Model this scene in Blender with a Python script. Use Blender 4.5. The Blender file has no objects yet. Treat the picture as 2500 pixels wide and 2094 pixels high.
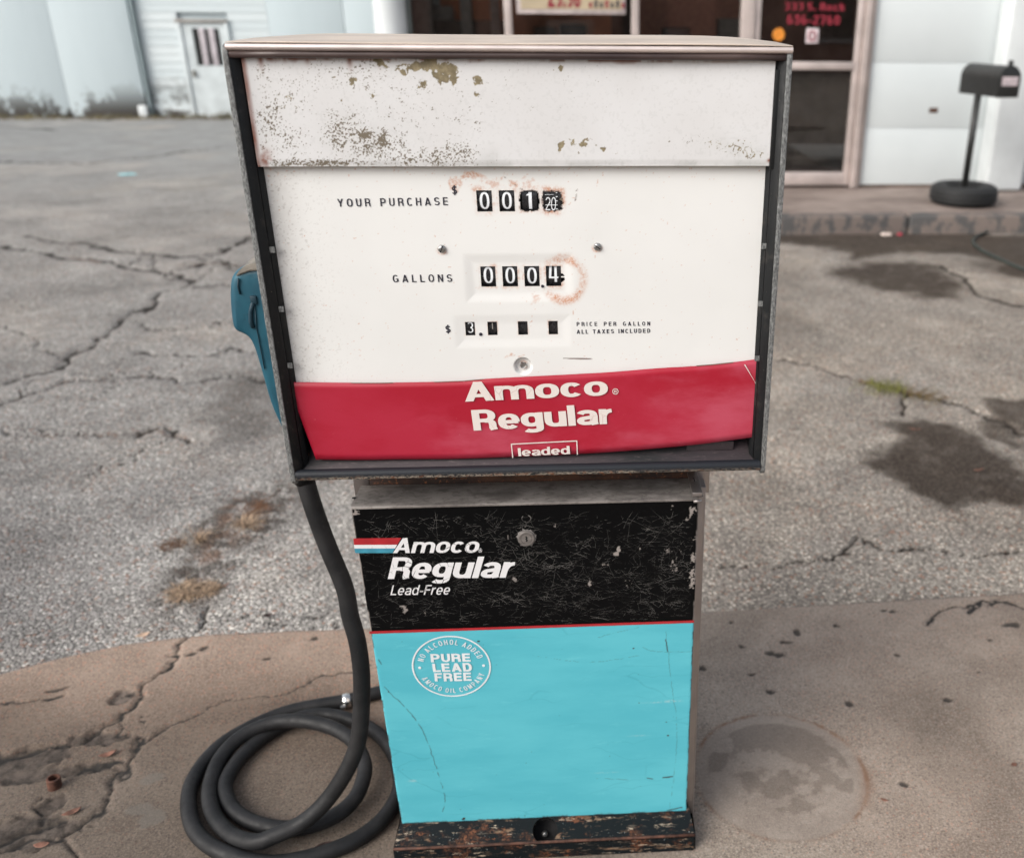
import bpy, bmesh, math, random
import numpy as np
from mathutils import Matrix, Vector
C = bpy.context.scene.collection
SC = bpy.context.scene
rnd = random.Random(7)

# ------------------------------------------------------------------ camera
FPX, PCX, PCY = 2274.0, 1573.0, 1047.0            # focal length and principal point of the 2500 x 2094 photograph
TH, RO, PS = 0.4132, 0.00863, 0.0707              # pitch, roll, yaw
EYE = np.array([0.0, 0.0, 1.5])
F_ = np.array([math.sin(PS)*math.cos(TH), math.cos(PS)*math.cos(TH), -math.sin(TH)])
r_ = np.array([math.cos(PS), -math.sin(PS), 0.0]); u_ = np.cross(r_, F_)
R_ = math.cos(RO)*r_+math.sin(RO)*u_; U_ = -math.sin(RO)*r_+math.cos(RO)*u_
cam = bpy.data.cameras.new('camera'); co = bpy.data.objects.new('camera', cam); C.objects.link(co)
m = Matrix.Identity(4)
for i in range(3):
    m[i][0] = R_[i]; m[i][1] = U_[i]; m[i][2] = -F_[i]; m[i][3] = EYE[i]
co.matrix_world = m
cam.sensor_width = 36; cam.sensor_fit = 'HORIZONTAL'; cam.lens = FPX/2500*36
cam.shift_x = -(PCX-1250)/2500; cam.shift_y = 0
cam.clip_start = .05; cam.clip_end = 2000
cam.dof.use_dof = True; cam.dof.focus_distance = 1.43; cam.dof.aperture_fstop = 3.6
SC.camera = co

# ------------------------------------------------------------------ light
SUN_EL, SUN_AZ = math.radians(36), math.radians(-128)   # azimuth from +Y, negative = left
w = bpy.data.worlds.new('World'); SC.world = w; w.use_nodes = True
nt = w.node_tree; bg = nt.nodes['Background']
sky = nt.nodes.new('ShaderNodeTexSky'); sky.sky_type = 'NISHITA'; sky.sun_disc = False
sky.sun_elevation = SUN_EL; sky.sun_rotation = SUN_AZ
sky.air_density = 1.0; sky.dust_density = 4.0; sky.ozone_density = 1.0
hs = nt.nodes.new('ShaderNodeHueSaturation'); hs.inputs['Saturation'].default_value = .38
nt.links.new(sky.outputs[0], hs.inputs['Color']); nt.links.new(hs.outputs[0], bg.inputs['Color'])
bg.inputs['Strength'].default_value = .15
sd = bpy.data.lights.new('sun', 'SUN'); sd.energy = 1.0; sd.angle = math.radians(38); sd.color = (1, .945, .875)
so = bpy.data.objects.new('sun', sd); C.objects.link(so)
sv = Vector((math.sin(SUN_AZ)*math.cos(SUN_EL), math.cos(SUN_AZ)*math.cos(SUN_EL), math.sin(SUN_EL)))
so.rotation_euler = sv.to_track_quat('Z', 'Y').to_euler()
vs = SC.view_settings; vs.view_transform = 'Standard'; vs.look = 'None'; vs.gamma = 1; vs.exposure = .52
vs.use_curve_mapping = False
SC.cycles.max_bounces = 8; SC.cycles.use_denoising = True

# ------------------------------------------------------------------ survey helpers: photograph pixel -> point on a real plane
def ray(px, py): return F_ + (px-PCX)/FPX*R_ - (py-PCY)/FPX*U_
def onY(px, py, Y):
    d = ray(px, py); return EYE+d*(Y/d[1])
def onZ(px, py, Z=0.0):
    d = ray(px, py); return EYE+d*((Z-EYE[2])/d[2])
def onP(px, py, p0, n):
    d = ray(px, py); return EYE+d*(np.dot(np.array(p0)-EYE, n)/np.dot(d, n))

# ------------------------------------------------------------------ object helpers
def setp(o, label=None, cat=None, group=None, kind=None):
    if label: o['label'] = label
    if cat: o['category'] = cat
    if group: o['group'] = group
    if kind: o['kind'] = kind
    return o
def thing(name, label, cat, loc=(0, 0, 0), group=None):
    o = bpy.data.objects.new(name, None); C.objects.link(o); o.location = loc; o.empty_display_size = .1
    return setp(o, label, cat, group)
def link(name, me, mat=None, parent=None):
    o = bpy.data.objects.new(name, me); C.objects.link(o)
    if mat is not None:
        for mm in (mat if isinstance(mat, (list, tuple)) else [mat]): me.materials.append(mm)
    if parent is not None:
        o.parent = parent
        if parent.type == 'EMPTY' and parent.parent is None:
            o.matrix_parent_inverse = Matrix.Translation(-parent.location)
    return o
def mesh(name, v, f, mat=None, parent=None, smooth=False):
    me = bpy.data.meshes.new(name)
    me.from_pydata([tuple(map(float, p)) for p in v], [], [tuple(map(int, q)) for q in f])
    me.update()
    if smooth: me.shade_smooth()
    return link(name, me, mat, parent)
def npmesh(name, V, Fq, mat=None, parent=None, smooth=True, attrs=None):
    me = bpy.data.meshes.new(name)
    V = np.ascontiguousarray(V, dtype=np.float32); Fq = np.ascontiguousarray(Fq, dtype=np.int32)
    me.vertices.add(len(V)); me.vertices.foreach_set('co', V.ravel())
    me.loops.add(Fq.size); me.loops.foreach_set('vertex_index', Fq.ravel())
    me.polygons.add(len(Fq)); me.polygons.foreach_set('loop_start', np.arange(0, Fq.size, 4, dtype=np.int32))
    me.update(calc_edges=True)
    if smooth: me.shade_smooth()
    for k, a in (attrs or {}).items():
        at = me.color_attributes.new(k, 'FLOAT_COLOR', 'POINT')
        at.data.foreach_set('color', np.ascontiguousarray(a, dtype=np.float32).ravel())
    return link(name, me, mat, parent)
def gridfaces(nx, nz, keep=None, flip=False):
    i, j = np.meshgrid(np.arange(nx-1), np.arange(nz-1), indexing='ij')
    a = i*nz+j; q = np.stack([a, a+nz, a+nz+1, a+1], -1).reshape(-1, 4)
    if keep is not None: q = q[keep.reshape(-1)]
    return q[:, ::-1] if flip else q
def bm_obj(name, bm, mat=None, parent=None, smooth=None):
    me = bpy.data.meshes.new(name)
    bmesh.ops.recalc_face_normals(bm, faces=bm.faces)
    bm.to_mesh(me); bm.free()
    if smooth is not None:
        me.shade_smooth()
        if smooth: me.set_sharp_from_angle(angle=math.radians(smooth))
    return link(name, me, mat, parent)
def box(name, lo, hi, mat, parent=None, bev=0.0, seg=2, rot=0):
    bm = bmesh.new(); bmesh.ops.create_cube(bm, size=1)
    c = [(a+b)/2 for a, b in zip(lo, hi)]; s = [abs(b-a) for a, b in zip(lo, hi)]
    for v in bm.verts: v.co = Vector((v.co.x*s[0], v.co.y*s[1], v.co.z*s[2]))
    if bev: bmesh.ops.bevel(bm, geom=bm.edges[:], offset=min(bev, min(s)*.45), segments=seg, profile=.5, affect='EDGES')
    if rot: bmesh.ops.rotate(bm, verts=bm.verts, cent=(0, 0, 0), matrix=Matrix.Rotation(rot, 3, 'Z'))
    for v in bm.verts: v.co += Vector(c)
    return bm_obj(name, bm, mat, parent, 30 if bev else None)
def prism(name, pts, vec, mat, parent=None, bev=0.0):
    """pts: ordered 3D outline, extruded along vec"""
    bm = bmesh.new(); a = [bm.verts.new(tuple(p)) for p in pts]
    f = bm.faces.new(a); r = bmesh.ops.extrude_face_region(bm, geom=[f])
    for e in r['geom']:
        if isinstance(e, bmesh.types.BMVert): e.co += Vector(tuple(vec))
    if bev: bmesh.ops.bevel(bm, geom=bm.edges[:], offset=bev, segments=2, profile=.5, affect='EDGES')
    return bm_obj(name, bm, mat, parent, 30 if bev else None)
def catmull(P, n=10):
    P = [np.array(p, float) for p in P]; P = [2*P[0]-P[1]]+P+[2*P[-1]-P[-2]]; o = []
    for i in range(1, len(P)-2):
        for t in np.linspace(0, 1, n, endpoint=False):
            a, b, c, d = P[i-1:i+3]
            o.append(.5*((2*b)+(c-a)*t+(2*a-5*b+4*c-d)*t*t+(3*b-a-3*c+d)*t**3))
    o.append(P[-2]); return np.array(o)
def tube(name, P, r, mat, parent=None, n=16, caps=True, rib=None):
    P = np.array(P, float); T = np.gradient(P, axis=0); T /= np.linalg.norm(T, axis=1)[:, None]
    nrm = np.array([0, 0, 1.0]) if abs(T[0][2]) < .9 else np.array([1.0, 0, 0])
    V = []; rr = r if hasattr(r, '__len__') else [r]*len(P)
    for i, (p, t) in enumerate(zip(P, T)):
        nrm = nrm-t*np.dot(nrm, t); nrm /= np.linalg.norm(nrm); b = np.cross(t, nrm)
        for k in range(n):
            a = 2*math.pi*k/n; V.append(p+rr[i]*(math.cos(a)*nrm+math.sin(a)*b))
    Fs = [(i*n+k, i*n+(k+1) % n, (i+1)*n+(k+1) % n, (i+1)*n+k) for i in range(len(P)-1) for k in range(n)]
    if caps: Fs += [tuple(range(n))[::-1], tuple((len(P)-1)*n+k for k in range(n))]
    return mesh(name, V, Fs, mat, parent, True)
def lathe(name, prof, cen, axis, mat, parent=None, n=32, ang=30):
    """prof: (radius, height along axis)"""
    ax = Vector(axis).normalized(); q = ax.to_track_quat('Z', 'Y'); V = []; Fs = []
    for r, h in prof:
        for k in range(n):
            a = 2*math.pi*k/n; V.append(Vector(cen)+q @ Vector((r*math.cos(a), r*math.sin(a), h)))
    for i in range(len(prof)-1):
        for k in range(n): Fs.append((i*n+k, i*n+(k+1) % n, (i+1)*n+(k+1) % n, (i+1)*n+k))
    if prof[0][0] > 1e-6: Fs.append(tuple(range(n))[::-1])
    if prof[-1][0] > 1e-6: Fs.append(tuple((len(prof)-1)*n+k for k in range(n)))
    o = mesh(name, V, Fs, mat, parent, True); o.data.set_sharp_from_angle(angle=math.radians(ang)); return o

# ------------------------------------------------------------------ numpy noise fields
def _h(i, j, s):
    n = (i.astype(np.int64)*374761393+j.astype(np.int64)*668265263+s*1274126177) & 0xffffffff
    n = ((n ^ (n >> 13))*1274126177) & 0xffffffff
    return ((n ^ (n >> 16)) & 0xffff)/65535.0
def vn(x, y, s=0):
    xi = np.floor(x); yi = np.floor(y); fx = x-xi; fy = y-yi
    fx = fx*fx*(3-2*fx); fy = fy*fy*(3-2*fy)
    a = _h(xi, yi, s); b = _h(xi+1, yi, s); c = _h(xi, yi+1, s); d = _h(xi+1, yi+1, s)
    return (a*(1-fx)+b*fx)*(1-fy)+(c*(1-fx)+d*fx)*fy
def fbm(x, y, sc, s=0, o=4):
    t = 0; a = .5; n = 0
    for k in range(o):
        t = t+a*vn(x*sc+17.3*k, y*sc-9.1*k, s+k); n += a; a *= .55; sc *= 2.07
    return t/n
def ss(x, a, b):
    t = np.clip((x-a)/(b-a), 0, 1); return t*t*(3-2*t)
def gs(x, y, cx, cy, sx, sy, rot=0):
    dx = x-cx; dy = y-cy
    if rot: dx, dy = dx*math.cos(rot)+dy*math.sin(rot), -dx*math.sin(rot)+dy*math.cos(rot)
    return np.exp(-(dx/sx)**2-(dy/sy)**2)
def segdist(x, y, pl):
    d = np.full(x.shape, 1e9)
    for (ax, ay), (bx, by) in zip(pl[:-1], pl[1:]):
        L = (bx-ax)**2+(by-ay)**2+1e-12
        t = np.clip(((x-ax)*(bx-ax)+(y-ay)*(by-ay))/L, 0, 1)
        d = np.minimum(d, np.hypot(x-ax-t*(bx-ax), y-ay-t*(by-ay)))
    return d
def inpoly(x, y, pl):
    c = np.zeros(x.shape, bool); n = len(pl)
    for i in range(n):
        ax, ay = pl[i]; bx, by = pl[(i+1) % n]
        if ay == by: continue
        k = ((ay > y) != (by > y)) & (x < (bx-ax)*(y-ay)/(by-ay)+ax); c ^= k
    return c
def polysd(x, y, pl):
    d = segdist(x, y, list(pl)+[pl[0]]); return np.where(inpoly(x, y, pl), -d, d)

# ------------------------------------------------------------------ materials
class NT:
    def __init__(s, name):
        s.m = bpy.data.materials.new(name); s.m.use_nodes = True; s.t = s.m.node_tree
        s.b = s.t.nodes['Principled BSDF']; s.tc = s.t.nodes.new('ShaderNodeTexCoord').outputs['Object']
    def n(s, ty, **k):
        o = s.t.nodes.new(ty)
        for a, v in k.items(): setattr(o, a, v)
        return o
    def L(s, a, b): s.t.links.new(a, b)
    def put(s, sock, v):
        if isinstance(v, bpy.types.NodeSocket): s.L(v, sock)
        elif isinstance(v, tuple) and len(v) == 3 and sock.type == 'RGBA': sock.default_value = (*v, 1)
        else: sock.default_value = v
    def map(s, sc=(1, 1, 1), rot=(0, 0, 0), src=None):
        o = s.n('ShaderNodeMapping'); s.L(src or s.tc, o.inputs[0]); o.inputs['Scale'].default_value = sc; o.inputs['Rotation'].default_value = rot
        return o.outputs[0]
    def noise(s, sc, det=4, rough=.55, vec=None, dist=0):
        o = s.n('ShaderNodeTexNoise'); s.L(vec or s.tc, o.inputs['Vector'])
        o.inputs['Scale'].default_value = sc; o.inputs['Detail'].default_value = det; o.inputs['Roughness'].default_value = rough
        o.inputs['Distortion'].default_value = dist; return o.outputs['Fac']
    def vor(s, sc, feat='F1', out='Distance', vec=None, rnd_=1):
        o = s.n('ShaderNodeTexVoronoi', feature=feat); s.L(vec or s.tc, o.inputs['Vector']); o.inputs['Scale'].default_value = sc
        o.inputs['Randomness'].default_value = rnd_
        return o.outputs[out]
    def mr(s, v, a, b, c=0., d=1., smooth=True):
        o = s.n('ShaderNodeMapRange', interpolation_type='SMOOTHSTEP' if smooth else 'LINEAR'); s.put(o.inputs['Value'], v)
        for k, x in (('From Min', a), ('From Max', b), ('To Min', c), ('To Max', d)): o.inputs[k].default_value = x
        return o.outputs[0]
    def mix(s, f, a, b, mode='MIX'):
        o = s.n('ShaderNodeMix', data_type='RGBA', blend_type=mode); s.put(o.inputs[0], f); s.put(o.inputs[6], a); s.put(o.inputs[7], b)
        return o.outputs[2]
    def mth(s, op, a, b=0.):
        o = s.n('ShaderNodeMath', operation=op); s.put(o.inputs[0], a); s.put(o.inputs[1], b); return o.outputs[0]
    def attr(s, nm):
        o = s.n('ShaderNodeAttribute', attribute_name=nm); sp = s.n('ShaderNodeSeparateColor'); s.L(o.outputs['Color'], sp.inputs[0])
        return sp.outputs[0], sp.outputs[1], sp.outputs[2], o.outputs['Alpha']
    def bump(s, h, st=.3, dist=.002, prev=None):
        o = s.n('ShaderNodeBump'); s.L(h, o.inputs['Height']); o.inputs['Strength'].default_value = st; o.inputs['Distance'].default_value = dist
        if prev is not None: s.L(prev, o.inputs['Normal'])
        return o.outputs[0]
    def fin(s, col=None, rough=None, metal=None, normal=None, spec=None, coat=None):
        for k, v in (('Base Color', col), ('Roughness', rough), ('Metallic', metal), ('Normal', normal), ('Specular IOR Level', spec), ('Coat Weight', coat)):
            if v is not None: s.put(s.b.inputs[k], v)
        return s.m
def simple(name, col, rough=.5, metal=0., var=.12, sc=20, bump=0., bsc=200):
    s = NT(name); nz = s.noise(sc); c2 = tuple(x*(1-var*2) for x in col)
    c = s.mix(s.mr(nz, .3, .7), c2, tuple(min(1, x*(1+var*.5)) for x in col))
    r = s.mr(s.noise(sc*2.3), .3, .7, max(.02, rough-.08), min(1, rough+.1))
    nm = s.bump(s.noise(bsc), bump, .001) if bump else None
    return s.fin(c, r, metal, nm)
MT = {}
MT['black_hole'] = simple('black_void', (.008, .008, .009), .9)
MT['screw'] = simple('screw_steel', (.42, .42, .41), .33, .9, .2, 300)
MT['ink'] = simple('dark_print', (.022, .022, .035), .5, 0, .05, 50)
MT['digit'] = simple('digit_white', (.80, .83, .86), .45, 0, .03, 50)
MT['orange_sticker'] = simple('orange_sticker', (.75, .27, .03), .5)
MT['pink_print'] = simple('red_print', (.26, .018, .035), .5)
MT['wheel'] = simple('wheel_black', (.018, .018, .02), .28, 0, .1, 60)
MT['tyre'] = simple('tyre_rubber', (.016, .017, .018), .75, 0, .2, 40)
MT['mailblack'] = simple('mailbox_black', (.018, .019, .019), .42, 0, .15, 15)

s = NT('aluminium_casting')                                   # rough pitted bare aluminium edge
c = s.mix(s.mr(s.noise(420, 6, .75, s.map((1, 1, .35))), .36, .66), (.075, .078, .08), (.30, .31, .305))
c = s.mix(s.mr(s.noise(60, 4), .5, .72, 0, .75), c, (.08, .082, .08))
MT['casting'] = s.fin(c, .6, .25, s.bump(s.noise(600, 3), .5, .0008))
s = NT('weathered_black_trim')
c = s.mix(s.mr(s.noise(35, 5), .56, .70, 0, .45), (.009, .010, .011), (.05, .045, .04))
c = s.mix(s.mr(s.noise(450, 3, .6, s.map((.3, 1, 1))), .70, .76, 0, .8), c, (.35, .31, .25))
MT['trim'] = s.fin(c, s.mr(s.noise(80), .3, .7, .4, .6), 0, s.bump(s.noise(300), .15, .0008), .25)
s = NT('sooty_tray')
c = s.mix(s.mr(s.noise(30, 6, .6, s.map((.25, 1, 1))), .42, .68), (.045, .034, .038), (.017, .017, .018))
c = s.mix(s.mr(s.noise(500, 2, .6, s.map((.15, 1, 1))), .60, .72, 0, .5), c, (.14, .11, .11))
MT['tray'] = s.fin(c, .6, 0, s.bump(s.noise(200), .2, .001))
s = NT('worn_top_rail')
c = s.mix(s.mr(s.noise(25, 5, .6, s.map((.15, 1, 1))), .4, .7), (.03, .018, .018), (.085, .058, .052))
MT['toprail'] = s.fin(c, .4, 0, s.bump(s.noise(300), .15, .0006))
s = NT('bottom_rail_paint')                                    # dark paint with the underside edge worn to rust and white
sep = s.n('ShaderNodeSeparateXYZ'); s.L(s.tc, sep.inputs[0])
edge = s.attr('wear')[0]
n1 = s.noise(400, 5, .7, s.map((.5, 1, 1)))
c = s.mix(s.mth('MULTIPLY', edge, s.mr(n1, .47, .52)), (.014, .017, .022), (.62, .54, .44))
c = s.mix(s.mth('MULTIPLY', edge, s.mr(s.noise(90, 4), .52, .62)), c, (.26, .10, .045))
MT['botrail'] = s.fin(c, .45, 0, s.bump(n1, .25, .001), .3)
def steel(name, base, rough, streak=.35):
    s = NT(name)
    c = s.mix(s.mr(s.noise(14, 4, .5, s.map((.5, 1, 1))), .30, .75, 0, streak), base, tuple(x*.55 for x in base))
    c = s.mix(s.mr(s.noise(420, 3, .6), .66, .74, 0, .5), c, tuple(x*.35 for x in base))
    r = s.mr(s.noise(40, 4), .3, .7, rough-.06, rough+.10)
    return s.fin(c, r, .9, s.bump(s.noise(10, 2), .05, .01))
MT['steel'] = steel('dull_stainless', (.52, .48, .46), .36)
MT['steel_top'] = steel('bright_stainless', (.80, .70, .66), .34); MT['steel_top'].node_tree.nodes['Principled BSDF'].inputs['Metallic'].default_value = .55
MT['steel_cover'] = steel('weathered_top_sheet', (.68, .58, .49), .5, .5); MT['steel_cover'].node_tree.nodes['Principled BSDF'].inputs['Metallic'].default_value = .3
MT['steel_side'] = steel('side_stainless', (.42, .39, .38), .38)
s = NT('ledge_stained_steel')
n1 = s.noise(30, 6, .65, s.map((.45, 1, 1)))
c = s.mix(s.mr(n1, .36, .62), (.16, .145, .135), (.32, .295, .275))
c = s.mix(s.mr(s.noise(120, 5, .7, s.map((.6, 1, 1), (0, 0, .4))), .5, .62, 0, .5), c, (.10, .09, .085))
MT['ledge'] = s.fin(c, .5, .15, s.bump(n1, .12, .001))
s = NT('rusted_channel')
c = s.mix(s.mr(s.noise(25, 6, .7, s.map((.6, 1, 1))), .40, .66), (.035, .022, .018), (.10, .045, .025))
c = s.mix(s.mr(s.noise(160, 5, .7), .56, .66, 0, .9), c, (.30, .11, .045))
MT['rust'] = s.fin(c, .8, 0, s.bump(s.noise(300, 4), .35, .001))
s = NT('header_enamel')                                        # marks: r olive flakes, g rust, b grime, a tiny pits
a = s.attr('marks')
c = s.mix(s.mr(s.noise(9, 3), .3, .7), (.66, .66, .66), (.70, .705, .71))
c = s.mix(a[2], c, (.30, .31, .29)); c = s.mix(a[3], c, (.17, .145, .11)); c = s.mix(a[1], c, (.22, .06, .025)); c = s.mix(a[0], c, s.mix(s.mr(s.noise(120, 3), .3, .7), (.17, .14, .085), (.30, .25, .15)))
h = s.mth('ADD', s.mth('MULTIPLY', a[0], -1.), s.mth('MULTIPLY', s.noise(40, 2), .15))
MT['header'] = s.fin(c, s.mix(a[0], (.36, .36, .36), (.8, .8, .8)), 0, s.bump(h, .35, .0006))
s = NT('dial_face_enamel')
a = s.attr('marks')
c = s.mix(s.mr(s.noise(6, 3), .3, .7), (.73, .735, .72), (.765, .77, .755))
c = s.mix(a[2], c, (.28, .25, .22))
c = s.mix(s.mth('MULTIPLY', a[1], s.mr(s.noise(330, 5, .8), .38, .60, .25, 1.)), c, (.52, .215, .095)); c = s.mix(a[0], c, (.09, .03, .015))
MT['dial'] = s.fin(c, .34, 0, s.bump(s.noise(30, 3), .05, .002))
s = NT('faded_red_sheet')
n1 = s.noise(5, 5, .6, s.map((1, 1, 2.2)), .6)
c = s.mix(s.mr(n1, .40, .66), (.36, .006, .024), (.40, .016, .042))
c = s.mix(s.mr(s.noise(3.3, 6, .62, s.map((1, 1, 2.5), (0, .2, 0))), .48, .70, 0, .7), c, (.50, .085, .135))
c = s.mix(s.mr(s.noise(150, 4, .7), .70, .76, 0, .5), c, (.62, .45, .44))
c = s.mix(s.mr(s.noise(45, 5, .7), .66, .78, 0, .45), c, (.20, .01, .03))
MT['red'] = s.fin(c, .42, 0, s.bump(s.noise(60, 4), .08, .001))
def crackprint(name, base, line, sc=95):
    s = NT(name); v = s.vor(sc, 'DISTANCE_TO_EDGE', 'Distance', s.map((1, 1, 1), (0, .4, 0)))
    v = s.mth('ADD', v, s.mr(s.noise(30, 2), .35, .65, -.004, .05))
    c = s.mix(s.mr(v, .012, .03), line, base); return s.fin(c, .42)
MT['signwhite'] = crackprint('cream_sign_lettering', (.72, .66, .62), (.60, .48, .45), 60)
MT['doorwhite'] = crackprint('cracked_white_lettering', (.76, .76, .77), (.13, .13, .14), 62)
MT['sealwhite'] = simple('seal_white', (.78, .82, .84), .4, 0, .04, 40)
MT['stripe_red'] = simple('stripe_red', (.42, .022, .03), .4, 0, .08, 60)
MT['stripe_blue'] = simple('stripe_blue', (.055, .30, .42), .4, 0, .1, 60)
s = NT('door_enamel')                                          # marks: r blue part, g bare chips, b dark cracks and rust, a light rubs
a = s.attr('marks')
blk = s.mix(s.mr(s.noise(400, 4, .8, s.map((.35, 1, 1), (0, .3, 0))), .55, .75), (.0022, .0025, .0028), (.009, .009, .0095))
n1 = s.noise(9, 6, .6, s.map((.5, 1, 1.6)))
blu = s.mix(s.mr(n1, .34, .68), (.088, .45, .545), (.115, .51, .60))
v = s.vor(7, 'DISTANCE_TO_EDGE', 'Distance', s.map((.42, 1, 2.6), (0, -.05, 0), s.n('ShaderNodeVectorMath', operation='ADD').outputs[0]))
ad = v.node.inputs['Vector'].links[0].from_node.inputs[0].links[0].from_node
s.L(s.tc, ad.inputs[0]); nz = s.n('ShaderNodeTexNoise'); s.L(s.tc, nz.inputs[0]); nz.inputs['Scale'].default_value = 12
sc_ = s.n('ShaderNodeVectorMath', operation='SCALE'); s.L(nz.outputs['Color'], sc_.inputs[0]); sc_.inputs['Scale'].default_value = .06; s.L(sc_.outputs[0], ad.inputs[1])
ln = s.mth('MULTIPLY', s.mr(v, .012, .002), s.mr(s.noise(10, 3), .42, .62, 0, .34))
blu = s.mix(ln, blu, (.045, .30, .38))
blu = s.mix(s.mr(s.noise(60, 6, .7, s.map((.3, 1, 1))), .58, .74, 0, .3), blu, (.20, .64, .70))
c = s.mix(a[0], blk, blu); c = s.mix(a[3], c, (.45, .60, .62)); c = s.mix(a[2], c, (.045, .03, .026)); c = s.mix(a[1], c, (.30, .27, .25))
MT['door'] = s.fin(c, s.mix(a[0], (.5, .5, .5), (.45, .45, .45)), 0, s.bump(s.noise(5, 2), .06, .01), s.mr(a[0], 0, 1, .10, .30))
MT['scratch'] = simple('scratch_grey', (.13, .125, .118), .6, 0, .5, 30)
MT['chip'] = simple('bare_chip', (.24, .225, .215), .55, 0, .5, 150)
s = NT('rusty_base_paint')
n1 = s.noise(45, 7, .72, s.map((.22, 1, 1)))
sep = s.n('ShaderNodeSeparateXYZ'); s.L(s.tc, sep.inputs[0])
geo = s.n('ShaderNodeNewGeometry')
pt = s.mr(geo.outputs['Pointiness'], .505, .56, 0, 1)
c = s.mix(s.mr(n1, .54, .62), (.005, .008, .010), (.20, .13, .085))
c = s.mix(s.mr(s.noise(14, 5, .7), .50, .64, 0, .85), c, s.mix(s.mr(s.noise(200, 4), .4, .6), (.035, .018, .014), (.22, .085, .04)))
c = s.mix(s.mr(s.noise(120, 6, .75, s.map((.25, 1, 1))), .57, .63), c, (.42, .34, .26))
c = s.mix(s.mth('MULTIPLY', s.mr(s.noise(9, 4), .35, .6), s.mr(s.noise(70, 5, .7, s.map((.4, 1, 1))), .45, .5)), c, (.005, .008, .0095))
c = s.mix(s.mr(s.noise(330, 2), .73, .76), c, (.45, .50, .50))
MT['base'] = s.fin(c, .65, 0, s.bump(n1, .5, .0015), .15)
MT['ridge'] = simple('rust_ridge', (.11, .045, .028), .75, 0, .35, 60, .4)
s = NT('black_hose_rubber')
c = s.mix(s.mr(s.noise(20, 5), .35, .7), (.009, .0095, .0105), (.020, .020, .021))
c = s.mix(s.mr(s.noise(240, 3), .70, .78, 0, .6), c, (.14, .13, .12))
MT['hose'] = s.fin(c, s.mr(s.noise(60), .3, .7, .5, .7), 0, s.bump(s.noise(350, 2), .15, .0008), .35)
s = NT('teal_vinyl_cover')
c = s.mix(s.mr(s.noise(12, 5), .3, .7), (.005, .060, .095), (.010, .095, .14))
c = s.mix(s.mr(s.noise(40, 5, .7), .58, .72, 0, .75), c, (.012, .03, .04))
MT['teal'] = s.fin(c, .5, 0, s.bump(s.noise(30, 3), .4, .003))
MT['tealdark'] = simple('teal_seam', (.006, .035, .055), .6)
MT['grime_cap'] = simple('pale_grimy_cap', (.22, .20, .17), .6, 0, .3, 40)
s = NT('enamel_wall_panel')
c = s.mix(s.mr(s.noise(1.2, 5), .3, .7), (.55, .595, .605), (.60, .645, .655))
MT['wall'] = s.fin(c, .35)
MT['wallwarm'] = simple('warm_white_paint', (.58, .52, .48), .5, 0, .1, 3)
MT['frame'] = simple('anodised_frame', (.62, .54, .51), .4, .35, .1, 5)
MT['colwhite'] = simple('white_column_paint', (.66, .70, .71), .4, 0, .05, 3)
MT['greenframe'] = simple('grey_green_frame', (.16, .18, .17), .5, 0, .1, 3)
s = NT('window_glass')
g = s.n('ShaderNodeBsdfGlossy'); g.inputs['Roughness'].default_value = .02; g.inputs['Color'].default_value = (1, 1, 1, 1)
t = s.n('ShaderNodeBsdfTransparent'); t.inputs['Color'].default_value = (.82, .82, .80, 1)
fr = s.n('ShaderNodeFresnel'); fr.inputs['IOR'].default_value = 2.0
mx = s.n('ShaderNodeMixShader'); s.L(fr.outputs[0], mx.inputs[0]); s.L(t.outputs[0], mx.inputs[1]); s.L(g.outputs[0], mx.inputs[2])
s.L(mx.outputs[0], s.t.nodes['Material Output'].inputs[0]); MT['glass'] = s.m
s = NT('brick_wall_paint')
c = s.mix(s.mr(s.noise(3, 5), .3, .7), (.40, .20, .15), (.48, .27, .20)); MT['brick'] = s.fin(c, .85)
s = NT('old_white_siding')
oi = s.n('ShaderNodeObjectInfo'); c = s.mix(s.mr(oi.outputs['Random'], 0, 1), (.52, .585, .605), (.58, .635, .65))
c = s.mix(s.mr(s.noise(3.2, 7, .72, s.map((.5, 1, 2.5))), .60, .72, 0, .45), c, (.42, .43, .40))
sep = s.n('ShaderNodeSeparateXYZ'); s.L(s.tc, sep.inputs[0])
low = s.mr(sep.outputs['Z'], .8, .0, 0, 1)
c = s.mix(s.mth('MULTIPLY', low, s.mr(s.noise(3.5, 6, .7, s.map((1, 1, 1.6))), .42, .58)), c, (.075, .07, .062))
MT['siding'] = s.fin(c, .7)
s = NT('pale_blue_sheet')
c = s.mix(s.mr(s.noise(.8, 4, .6, s.map((2, 1, .4))), .3, .7), (.485, .565, .595), (.52, .60, .63))
sep = s.n('ShaderNodeSeparateXYZ'); s.L(s.tc, sep.inputs[0])
low = s.mr(sep.outputs['Z'], .62, .0, 0, 1)
c = s.mix(s.mth('MULTIPLY', low, s.mr(s.mth('ADD', s.noise(2.6, 7, .75, s.map((1, 1, .7))), s.mth('MULTIPLY', low, .16)), .55, .63)), c, (.060, .055, .05))
MT['sheet'] = s.fin(c, .55)
MT['doorpaint'] = simple('door_white_paint', (.56, .615, .63), .6, 0, .08, 4)
MT['seam'] = simple('grey_edge_strip', (.33, .40, .42), .6)
MT['barwhite'] = simple('grille_bar_paint', (.48, .44, .47), .6)
s = NT('cracked_asphalt')                                      # marks: r crack, g dark stain, b rust-brown debris, a pale sand
a = s.attr('marks'); b = s.attr('tone')
v1 = s.vor(120, 'F1', 'Color'); v2 = s.vor(120, 'F1'); sp = s.n('ShaderNodeSeparateColor'); s.L(v1, sp.inputs[0])
v3 = s.vor(70, 'F1', 'Color'); sp3 = s.n('ShaderNodeSeparateColor'); s.L(v3, sp3.inputs[0])
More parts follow.
